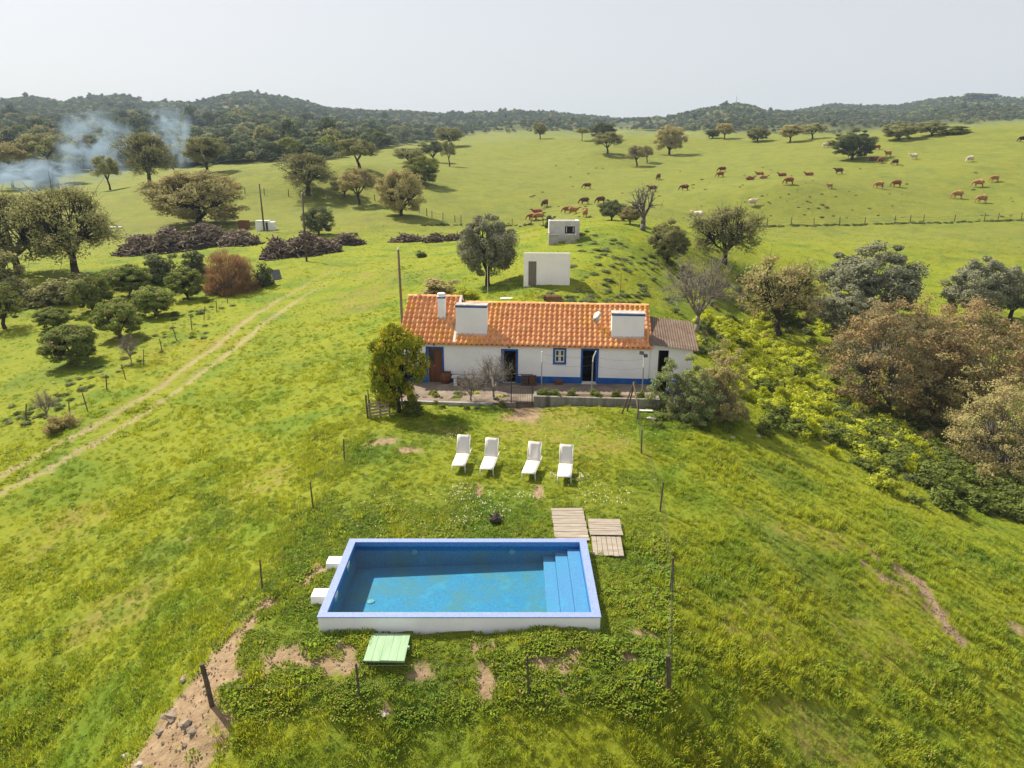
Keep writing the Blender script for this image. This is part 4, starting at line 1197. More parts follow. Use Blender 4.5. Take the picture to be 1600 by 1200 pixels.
# low pole near the tree: forked support stake
p = hit(630, 640)
tag(MB().path([(0, 0, -.2), (-.05, 0, .7), (-.12, .02, 1.25)], [.05, .045, .04], 7).path([(-.05, 0, .7), (.02, .03, 1.1)], [.035, .03], 6).obj('prop_stake', old_wood), 'pale forked stake propping the leafy tree at left of terrace', 'stake').location = tuple(p)

# ------------------------------------------------------------------ sheds on the mound
p0, p1 = hit(818, 449), hit(890, 447)
sw = np.linalg.norm((p1 - p0)[:2])
s1 = thing('white_shed', 'plain white flat-roofed shed with weathered plank door on the mound', 'shed', p0, math.atan2(p1[1] - p0[1], p1[0] - p0[0]))
SH = 50 * depth(p0) / FPX / CP + .05
du0, du1 = sw * (774 - 733) / 395, sw * (843 - 733) / 395
dh = SH * .76
m = MB()
m.box(0, 0, -.8, du0, .15, SH).box(du1, 0, -.8, sw, .15, SH).box(du0, 0, dh, du1, .15, SH).box(du0, 0, -.8, du1, .15, .12)
SB = SH - .72
for ua, ub in ((0, .15), (sw - .15, sw)):
    m.add([(ua, .15, -.8), (ub, .15, -.8), (ub, 2.6, -.8), (ua, 2.6, -.8), (ua, .15, SH), (ub, .15, SH), (ub, 2.6, SB), (ua, 2.6, SB)], [(3,2,1,0),(4,5,6,7),(0,1,5,4),(1,2,6,5),(2,3,7,6),(3,0,4,7)])
m.box(.15, 2.45, -.8, sw - .15, 2.6, SB - .02)
m.obj('wall', white_wall, s1)
MB().add([(x, y, z) for z0 in (-.26, -.12) for x, y, z in ((.152, .152, SH + z0), (sw - .152, .152, SH + z0), (sw - .152, 2.448, SB + z0), (.152, 2.448, SB + z0))], [(3,2,1,0),(4,5,6,7),(0,1,5,4),(1,2,6,5),(2,3,7,6),(3,0,4,7)]).obj('roof', pale_conc, s1)
d = MB().bbox(du0 + .01, .06, .12, du1 - .01, .10, dh, .004).obj('door', old_wood, s1)
nb = 4
for k in range(nb):
    a = du0 + .02 + k * (du1 - du0 - .04) / nb
    MB().bbox(a, .035, .14, a + (du1 - du0 - .04) / nb - .012, .058, dh - .02, .004).obj('board', plain('grey_boards', (.23, .20, .175), (.16, .14, .12), 5, .9, .1, stretch=(4, 1, .3)), d)
NO_GRASS.append([tuple((p0 + (p1 - p0) * a + np.array([0, v, 0]))[:2]) for a, v in ((0, 0), (1, 0), (1, 2.5), (0, 2.5))])
p0, p1 = hit(857, 384), hit(897, 384)
sw = np.linalg.norm((p1 - p0)[:2])
s2 = thing('ruined_shed', 'small roofless concrete shed with dark opening and broken front walls', 'shed', p0, 0)
k_ = depth(p0) / FPX
hh = 34 * k_ / CP
m = MB()
m.bbox(.1, 1.2, -1, sw * .60, 1.38, hh, .02).bbox(sw * .95, 1.2, -1, sw * 1.12, 1.38, hh, .02).bbox(sw * .60, 1.2, hh * .76, sw * .95, 1.38, hh - .002, .01).bbox(sw * .60, 1.202, -1, sw * .95, 1.378, hh * .45, .01)
m.bbox(sw * 1.0, 1.382, -1, sw * 1.12, 3.2, hh - .02, .02).bbox(.1, 1.382, -1, .28, 3.2, hh - .02, .02).bbox(.282, 3.0, -1, sw * 1.0 - .002, 3.2, hh - .02, .02)
m.obj('back_wall', pale_conc, s2)
MB().box(.3, 1.4, hh - .2, sw * .99, 2.98, hh - .08).obj('roof', concrete, s2)
MB().bbox(0, 0, -1, sw * .34, .16, hh * .47, .02).bbox(0, .162, -1, .16, 1.198, hh * .52, .02).obj('front_wall', concrete, s2)
MB().bbox(sw * .60, 0, -1, sw, .16, hh * .45, .02).bbox(sw - .16, .162, -1, sw, 1.198, hh * .5, .02).obj('front_wall', concrete, s2)
MB().bbox(sw * .36, .4, -.5, sw * .58, .6, .12, .02).obj('doorstep', white_wall, s2)
m = MB().bbox(sw * .645, 1.19, hh * .5, sw * .665, 1.198, hh * .72, .002).bbox(sw * .885, 1.19, hh * .5, sw * .905, 1.198, hh * .72, .002); m.obj('hatch_bar', white_plastic, s2)
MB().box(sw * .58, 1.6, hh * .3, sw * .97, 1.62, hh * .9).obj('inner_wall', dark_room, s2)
# slab and tile stack behind the ridge
p = hit(792, 466)
m = MB().bbox(-.5, -.3, -.1, .5, .3, .07, .01).obj('concrete_lid', pale_conc); m.location = tuple(p); m.rotation_euler = (.0, .02, .1)
tag(m, 'flat pale concrete lid in the grass behind the roof ridge', 'lid')
p = hit(862, 469.5)
t = thing('tile_stack', 'stack of spare clay roof tiles standing behind the roof ridge', 'tile stack', p)
_vs, _fs = tile_geo(.38)
_tm = MB().add(_vs, _fs).mesh('spare_tile', plain('old_tile', (.36, .22, .16), (.28, .16, .12), 4, .9), True)
for k in range(11):
    for j in range(2):
        o = link('spare_tile', _tm, t); o.location = (-.62 + .11 * k, -.1 + .42 * j, .02 + (.35 if k % 2 else .33)); o.rotation_euler = (RAD(-78), 0, RAD(4 * math.sin(k)))
# poles
def utility(px0, py0, px1, py1, lab, r=.12, arms=False, mat=None):
    f = hit(px1, py1); D = f[1]
    q = atd(px0, py0, D)
    t = thing('utility_pole', lab, 'pole', f)
    MB().tube((0, 0, -.5), (q[0] - f[0], 0, q[2] - f[2]), r, r * .7, 9).obj('shaft', mat or pole_wood, t, True)
    if arms:
        MB().bbox(q[0] - f[0] - .5, -.05, q[2] - f[2] - .4, q[0] - f[0] + .5, .05, q[2] - f[2] - .3, .01).obj('crossarm', mat or pole_wood, t)
    MB().lathe([(.05, 0), (.07, .04), (.03, .1), (.05, .14)], 8, (q[0] - f[0], -.05, q[2] - f[2])).obj('insulator', white_plastic, t)
    return t, q
utility(622, 390, 632, 560, 'tall slim wooden pole rising behind left gable of farmhouse', .10)
_, qa = utility(405, 287, 413, 361, 'wooden utility pole standing in front of the white block hut', .15, mat=plain('dark_pole', (.13, .10, .08), (.09, .07, .055), 5))
_, qb = utility(472, 302, 479, 408, 'wooden utility pole rising from the middle firewood heap', .13, mat=MATS['dark_pole'])
utility(52, 258, 58, 296, 'short dark pole in the smoke at far left', .12, mat=MATS['dark_pole'])
# thin steel stakes on the mound
for px_, y0, y1, lab in ((762, 420, 462, 'thin white pipe standing at foot of the olive tree on mound'), (969, 428, 463, 'thin dark stake standing on the slope right of white shed')):
    f = hit(px_, y1); h = (y1 - y0) * depth(f) / FPX / CP
    o = MB().path([(0, 0, -.2), (.01, 0, h * .6), (0, 0, h)], [.022, .02, .018], 6).obj('stake', white_plastic if px_ < 800 else dark_iron); o.location = tuple(f)
    tag(o, lab, 'stake')
# white block hut and rust tank by the woodpiles
f = hit(400, 361); k_ = depth(f) / FPX
t = thing('block_hut', 'little white block hut with dark door behind the utility pole', 'hut', f)
w_, h_ = 28 * k_, 15 * k_
MB().bbox(0, 0, -.5, w_ * .7, 1.6, h_, .02).bbox(w_ * .702, .1, -.5, w_, 1.5, h_ * .92, .02).obj('wall', white_wall, t)
MB().bbox(w_ * .58, -.04, .0, w_ * .69, -.002, h_ * .9, .01).obj('door', dark_iron, t)
MB().bbox(-.05, -.06, h_, w_ * .73, 1.65, h_ + .08, .01).obj('roof', pale_conc, t)
f = hit(380, 359); k_ = depth(f) / FPX
t = thing('rusty_tank', 'square rusty metal tank left of the white block hut', 'tank', f)
MB().bbox(-.8, 0, .2, .8, 1.2, 14 * k_, .03).obj('body', rust, t)
for x_ in (-.65, .65): MB().tube((x_, .1, -.2), (x_, .1, .22), .06, n=6).obj('leg', rust, t)
f = hit(434, 437); k_ = depth(f) / FPX
m = MB().bbox(-.5, -.04, 0, .5, .04, 1.25, .01).obj('leaning_sheet', plain('blue_grey_panel', (.16, .17, .20), (.11, .12, .14), 3, .7, .3)); m.location = tuple(f); m.rotation_euler = (RAD(-35), 0, RAD(35))
tag(m, 'blue-grey sheet leaning on the dark bush beside the track', 'sheet')
f = hit(405, 446)
m = MB().tube((-1.4, .3, .1), (1.3, 1.2, .45), .09, .06, 7).tube((-1.1, .1, .08), (1.2, .8, .3), .07, .05, 7).obj('log', old_wood); m.name = 'fallen_log'; m.location = tuple(f)
tag(m, 'pale fallen branch lying at foot of the rust-coloured bush', 'branch')
f = hit(178, 357)
m = MB().bbox(-1.4, -.3, 0, 1.4, .3, .3, .06).obj('trough', white_wall); m.name = 'water_trough'; m.location = tuple(f); m.rotation_euler = (0, 0, .2)
tag(m, 'white trough lying on the bare ground left of the round oak', 'trough')

# ------------------------------------------------------------------ heaps of firewood
log_m = leaf_mat('firewood', (.235, .18, .135), (.075, .052, .04), None, 0.0, 0, .9)
log_p = leaf_mat('pale_firewood', (.42, .35, .27), (.22, .17, .13), None, 0.0, 0, .9)
def heap(spine, w, h, n, lab, seed, pale=.15):
    rg = random.Random(seed)
    P = [hit(*q) for q in spine]
    t = thing('firewood_heap', lab, 'woodpile', P[0], 0, 'heaps of firewood beyond the house')
    A, B = MB(), MB()
    core = MB()
    segs = []
    n = int(n * 1.7)
    for k in range(n):
        s = rg.uniform(0, len(P) - 1.001); i = int(s); f = s - i
        c = P[i] + (P[i+1] - P[i]) * f - P[0]
        edge = min(1, .35 + 3 * min(s, len(P) - 1 - s) / (len(P) - 1))
        lump_ = .28 + .6 * math.sin(s * 2.3 + seed) ** 2 + .35 * math.sin(s * 7.1 + 2 * seed) ** 2
        o = rg.gauss(0, .5); o = max(-1, min(1, o))
        top = h * edge * lump_ * (1 - o * o) ** .8
        z = top * (1 - .25 * abs(rg.gauss(0, .5)))
        y = c[1] + o * w * edge
        L = rg.uniform(.25, .6) * (1.4 if rg.random() < .15 else 1); a = rg.uniform(0, 6.28); tl = rg.gauss(0, .4)
        gx, gy = P[0][0] + c[0], P[0][1] + y
        d = (math.cos(a) * math.cos(tl) * L, math.sin(a) * math.cos(tl) * L, math.sin(tl) * L)
        r = rg.uniform(.045, .10)
        q = (c[0] + rg.uniform(-.5, .5), y, c[2] + z)
        (B if rg.random() < pale else A).tube((q[0] - d[0], q[1] - d[1], q[2] - d[2]), (q[0] + d[0], q[1] + d[1], q[2] + d[2]), r, r * rg.uniform(.6, 1), 5)
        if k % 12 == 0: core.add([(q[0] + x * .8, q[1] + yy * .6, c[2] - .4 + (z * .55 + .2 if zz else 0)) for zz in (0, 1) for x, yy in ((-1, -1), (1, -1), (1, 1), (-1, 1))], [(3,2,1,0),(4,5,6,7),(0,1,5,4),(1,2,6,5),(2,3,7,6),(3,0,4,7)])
    o = A.obj('logs', log_m, t); o['kind'] = 'stuff'
    o = B.obj('pale_logs', log_p, t); o['kind'] = 'stuff'
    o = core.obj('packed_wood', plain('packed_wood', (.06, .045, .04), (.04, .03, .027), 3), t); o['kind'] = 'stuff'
heap([(190, 397), (225, 394), (262, 391), (300, 386), (345, 380), (398, 381)], 5.0, 2.7, 1900, 'largest firewood heap, long ridge below the round oak', 3, 0.36)
heap([(335, 372), (365, 372), (398, 374)], 1.5, 1.2, 260, 'low pale firewood heap right behind the largest one', 5, 0.50)
heap([(418, 402), (450, 399), (490, 395), (526, 392)], 4.0, 2.5, 1000, 'rounded firewood heap crossed by the utility pole', 7, 0.18)
heap([(505, 384), (535, 382), (566, 381)], 1.5, 1.4, 280, 'reddish firewood heap under the small round dark tree', 8, 0.22)
heap([(612, 379), (640, 378), (664, 376)], 1.2, 1.0, 220, 'flat firewood heap just left of the olive tree', 9, 0.22)
heap([(668, 380), (692, 377), (722, 375)], 1.2, 1.0, 240, 'flat firewood heap half hidden by the olive tree', 10, 0.27)
# ------------------------------------------------------------------ trees and shrubs
bark = plain('oak_bark', (.075, .058, .045), (.045, .036, .03), 5, .95, .1)
grey_bark = plain('grey_bark', (.19, .17, .15), (.12, .105, .095), 5, .95, .1)
twig_m = plain('bare_twigs', (.27, .235, .20), (.19, .165, .14), 5, .95, .1)
M_OAK = leaf_mat('oak_leaves', (.105, .112, .044), (.185, .185, .076), (.18, .158, .082), .3, .32, gain=1.75)
M_OAKB = leaf_mat('brown_oak_leaves', (.145, .135, .056), (.235, .21, .09), (.21, .17, .085), .3, .38, gain=1.65)
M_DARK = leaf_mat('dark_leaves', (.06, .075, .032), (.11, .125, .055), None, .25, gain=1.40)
M_OLIVE = leaf_mat('olive_leaves', (.135, .145, .088), (.22, .22, .145), (.095, .105, .06), .25, .3, gain=1.25)
M_ORANGE = leaf_mat('orchard_leaves', (.07, .098, .020), (.145, .17, .046), (.19, .16, .07), .3, .3, gain=1.7)
M_YEL = leaf_mat('loquat_leaves', (.08, .118, .012), (.185, .20, .02), (.28, .25, .02), .3, .42, gain=1.60)
M_GREEN = leaf_mat('fresh_leaves', (.11, .14, .03), (.18, .195, .05), None, .3, gain=1.20)
M_RUST = leaf_mat('rust_twigs', (.225, .145, .075), (.31, .205, .11), None, .25, gain=1.25)
M_BROWN = leaf_mat('russet_leaves', (.20, .148, .07), (.285, .208, .098), (.145, .135, .07), .28, .45, gain=1.25)
M_FENNEL = leaf_mat('yellow_flower_sprays', (.26, .30, .036), (.40, .42, .055), (.12, .18, .03), .4, .2, gain=1.30)
M_SCRUB = leaf_mat('scrub_leaves', (.075, .10, .022), (.13, .155, .035), None, .25, gain=1.25)
M_GREY = leaf_mat('grey_green_scrub', (.11, .14, .05), (.18, .205, .08), None, .25, gain=1.25)
M_FAR = leaf_mat('wood_leaves', (.046, .062, .026), (.098, .115, .050), (.10, .108, .055), .15, .3, gain=1.45)
def leaves_at(rg, C, Rr, n, size, out, crown_c, thin=1.0):
    """n leaf faces round each clump centre."""
    N_ = len(C)
    idx = np.repeat(np.arange(N_), n)
    d = rg.normal(0, 1, (N_ * n, 3)); d /= np.linalg.norm(d, axis=1)[:, None] + 1e-9
    rad = rg.uniform(0.15, 1, N_ * n) ** .5
    P = C[idx] + d * rad[:, None] * Rr[idx][:, None] * np.array([1, 1, .72])
    oc = P - crown_c; oc /= np.linalg.norm(oc, axis=1)[:, None] + 1e-9
    nr = d * .55 + oc * .45 * out + rg.normal(0, .42, (N_ * n, 3)) + np.array([0, 0, .25])
    nr /= np.linalg.norm(nr, axis=1)[:, None] + 1e-9
    a = np.cross(nr, rg.normal(0, 1, (N_ * n, 3))); a /= np.linalg.norm(a, axis=1)[:, None] + 1e-9
    b_ = np.cross(nr, a)
    s = size * rg.uniform(.6, 1.35, N_ * n)[:, None]
    v = np.stack([P - a * s, P - b_ * s * .55 * thin, P + a * s, P + b_ * s * .55 * thin], 1).reshape(-1, 3)
    q = np.arange(len(v)).reshape(-1, 4)
    return v, q
def tree_proto(seed, trunk=.28, clumps=60, n=110, leaf=.026, aspect=1.0, crz=.36, flat=.5, lobes=.28, cr=.12, tr=.03, limbs=5, out=1., hollow=.45, thin=1., lean=0., bark_m=None, fine=3):
    """A unit tree: crown about 1 wide, 1 high in all; returns trunk and crown meshes."""
    rg = np.random.default_rng(seed)
    cz = 1 - crz
    cc = np.array([lean * .6, 0, cz])
    ph = rg.uniform(0, 6.28, 8)
    def radius(d):
        az = np.arctan2(d[:, 1], d[:, 0]); el = d[:, 2]
        return 1 + lobes * (np.sin(2 * az + ph[0]) * .5 + np.sin(3 * az + ph[1] + 2 * el) * .45 + np.sin(5 * az + ph[2] - 3 * el) * .35 + np.sin(4 * el + ph[3] + az) * .4)
    d = rg.normal(0, 1, (clumps * 3, 3)); d /= np.linalg.norm(d, axis=1)[:, None]
    d = d[d[:, 2] > -flat][:clumps]
    k = rg.uniform(hollow, 1, len(d)) ** .6
    R = np.minimum(radius(d), 1.07)
    C = cc + d * (k * R)[:, None] * np.array([.5 - cr * .8, .5 - cr * .8, crz - cr * .6])
    Rr = cr * rg.uniform(.65, 1.3, len(C))
    b = MB()
    fork = np.array([lean * .35, 0, trunk])
    pts = [np.array([0, 0, -.06]), np.array([lean * .1 + rg.normal(0, .01), rg.normal(0, .01), trunk * .5]), fork]
    b.path(pts, [tr * 1.35, tr, tr * .9], 8)
    # main limbs reach for groups of clumps
    ang = np.arctan2(C[:, 1] - fork[1], C[:, 0] - fork[0]); gsel = np.floor((ang + math.pi) / (2 * math.pi) * limbs).astype(int) % limbs
    ends = []
    for g in range(limbs):
        S = np.where(gsel == g)[0]
        if not len(S): continue
        tgt = fork + (C[S].mean(0) - fork) * .62 + rg.normal(0, .02, 3)
        mid = fork + (tgt - fork) * .5 + np.array([0, 0, .03]) + rg.normal(0, .018, 3)
        b.path([fork, mid, tgt], [tr * .72, tr * .5, tr * .36], 6)
        for i in S:
            base = mid + (tgt - mid) * rg.uniform(.2, 1)
            m2 = base + (C[i] - base) * .55 + rg.normal(0, .018, 3)
            b.path([base, m2, C[i]], [tr * .26, tr * .16, tr * .07], 4)
            ends.append((m2, C[i]))
            if fine > 3:
                for _ in range(fine):
                    e = C[i] + rg.normal(0, cr * .8, 3); s_ = m2 + (C[i] - m2) * rg.uniform(.2, 1)
                    e2 = s_ + (e - s_) * .6 + rg.normal(0, .012, 3)
                    b.path([s_, e2, e], [tr * .09, tr * .06, tr * .03], 3)
    tm = b.mesh('trunk', bark_m or bark, True)
    cm = None
    if n:
        v, q = leaves_at(rg, C, Rr, n, leaf, out, cc, thin)
        cm = np_mesh('crown', v, q, M_OAK)
    return tm, cm
def shrub_proto(seed, clumps=34, n=90, leaf=.04, cr=.16, thin=1., up=0., lobes=.3, sr=.02):
    rg = np.random.default_rng(seed)
    d = rg.normal(0, 1, (clumps * 3, 3)); d /= np.linalg.norm(d, axis=1)[:, None]
    d = d[d[:, 2] > -.15][:clumps]
    ph = rg.uniform(0, 6.28, 4); az = np.arctan2(d[:, 1], d[:, 0])
    R = 1 + lobes * (np.sin(2 * az + ph[0]) * .5 + np.sin(3 * az + ph[1]) * .5 + np.sin(5 * az + ph[2]) * .4)
    k = rg.uniform(.3, 1, len(d)) ** .6
    C = d * (k * R)[:, None] * np.array([.5 - cr * .7, .5 - cr * .7, 1 - cr * 1.0]); C[:, 2] = np.maximum(C[:, 2], .06)
    b = MB()
    for c in C:
        s = np.array([c[0] * .12, c[1] * .12, -.05]); m_ = s + (c - s) * .5 + rg.normal(0, .03, 3)
        b.path([s, m_, c], [sr, sr * .6, sr * .2], 4)
    v, q = leaves_at(rg, C, cr * rg.uniform(.7, 1.3, len(C)), n, leaf, 1., np.array([0, 0, .2]), thin)
    if up:   # wispy upright twigs instead of leaves
        cen = v.reshape(-1, 4, 3).mean(1)
        dr = cen - np.array([0, 0, -.4]); dr /= np.linalg.norm(dr, axis=1)[:, None]; dr += rg.normal(0, .18, dr.shape)
        sd = np.cross(dr, rg.normal(0, 1, dr.shape)); sd /= np.linalg.norm(sd, axis=1)[:, None]
        s = leaf * rg.uniform(.8, 1.8, len(cen))[:, None]
        v = np.stack([cen - dr * s, cen + sd * s * up, cen + dr * s, cen - sd * s * up], 1).reshape(-1, 3)
    return b.mesh('stem', twig_m, True), np_mesh('foliage', v, q, M_SCRUB)
TP = {
 'oak0': tree_proto(11, .20, 84, 150, .0165, crz=.42, flat=.80, cr=.10, lobes=.26),
 'oak1': tree_proto(12, .24, 72, 150, .017, crz=.40, flat=.66, cr=.105, lobes=.34, lean=.06),
 'oak2': tree_proto(13, .28, 62, 150, .018, crz=.39, flat=.62, cr=.11, lobes=.40, lean=-.12, limbs=4),
 'oak3': tree_proto(14, .15, 120, 140, .0145, crz=.47, flat=.80, cr=.09, lobes=.22, limbs=6),
 'sparse0': tree_proto(15, .20, 100, 60, .014, crz=.46, flat=.7, cr=.09, lobes=.3, limbs=6, fine=6),
 'sparse1': tree_proto(25, .20, 90, 34, .016, crz=.46, flat=.7, cr=.10, lobes=.3, limbs=6, fine=7),
 'olive0': tree_proto(16, .18, 120, 190, .0145, crz=.46, flat=.78, cr=.088, lobes=.17, limbs=6),
 'olive1': tree_proto(17, .12, 140, 190, .0145, crz=.48, flat=.9, cr=.085, lobes=.13, limbs=6),
 'airy0': tree_proto(28, .20, 120, 85, .0125, crz=.46, flat=.86, cr=.092, lobes=.24, limbs=7, fine=5),
 'dome0': tree_proto(27, .12, 170, 140, .0125, crz=.5, flat=.97, cr=.075, lobes=.15, limbs=7, hollow=.55),
 'orange0': tree_proto(18, .13, 110, 150, .018, crz=.48, flat=.92, cr=.095, lobes=.2, thin=1.2),
 'orange1': tree_proto(19, .13, 104, 150, .018, crz=.48, flat=.9, cr=.095, lobes=.26, thin=1.2),
 'bare0': tree_proto(20, .20, 110, 0, crz=.48, flat=.4, cr=.10, lobes=.3, limbs=7, tr=.022, hollow=.3, bark_m=twig_m, fine=8),
 'bare1': tree_proto(21, .26, 46, 0, crz=.44, flat=.3, cr=.08, lobes=.45, limbs=6, tr=.055, hollow=.5, bark_m=grey_bark, fine=4),
 'tall0': tree_proto(22, .48, 60, 110, .024, crz=.30, flat=.5, cr=.11, lobes=.35, tr=.022),
}
SPR = {'shrub0': shrub_proto(31), 'shrub1': shrub_proto(32, 44, 90, .034, .14), 'wisp0': shrub_proto(33, 130, 150, .03, .12, up=.09, lobes=.05, sr=.008), 'wisp1': shrub_proto(34, 40, 90, .06, .16, up=.16, lobes=.4),
       'big0': shrub_proto(35, 150, 150, .013, .075, lobes=.35, sr=.008), 'big1': shrub_proto(36, 150, 110, .012, .075, lobes=.4, sr=.008),
       'thick0': tree_proto(37, .10, 330, 85, .0085, crz=.5, flat=.95, cr=.058, lobes=.26, tr=.012, limbs=9, hollow=.5, bark_m=grey_bark), 'thick1': tree_proto(38, .10, 300, 80, .0085, crz=.5, flat=.95, cr=.06, lobes=.32, tr=.012, limbs=9, hollow=.45, bark_m=grey_bark)}
def put(kind, px, py, x0, x1, top, lab, mat, seed=0, name=None, cat=None, group=None, deep=1.0, grow=1.16):
    f = hit(px, py); k = depth(f) / FPX
    w = (x1 - x0) * k * grow; h = max((py - top) * k / CP, .3)
    if kind.startswith('orange'): w *= .82; h *= 1.0
    off = ((x0 + x1) / 2 - px) * k * .6
    shrub = kind in SPR
    t = thing(name or ('shrub' if shrub else 'tree'), lab, cat or ('shrub' if shrub else 'tree'), (f[0] + off, f[1], ground(f[0] + off, f[1]) - .02), 0, group)
    rg = random.Random(seed * 77 + int(px * 3 + py))
    tm, cm = (SPR if shrub else TP)[kind]
    rz = rg.uniform(0, 6.28) if kind not in ('oak2',) else 0
    for nme, me, mm in ((('stem' if shrub else 'trunk'), tm, None), (('foliage' if shrub else 'crown'), cm, mat)):
        if me is None: continue
        o = link(nme, me, t); o.scale = (w, w * deep, h); o.rotation_euler = (0, 0, rz)
        if mm:
            o.material_slots[0].link = 'OBJECT'; o.material_slots[0].material = mm
    return t
OG, FG, BG, HG = 'oaks in the left fields', 'trees of the orchard', 'trees and shrubs of the gully', 'oaks on the pasture ridge'
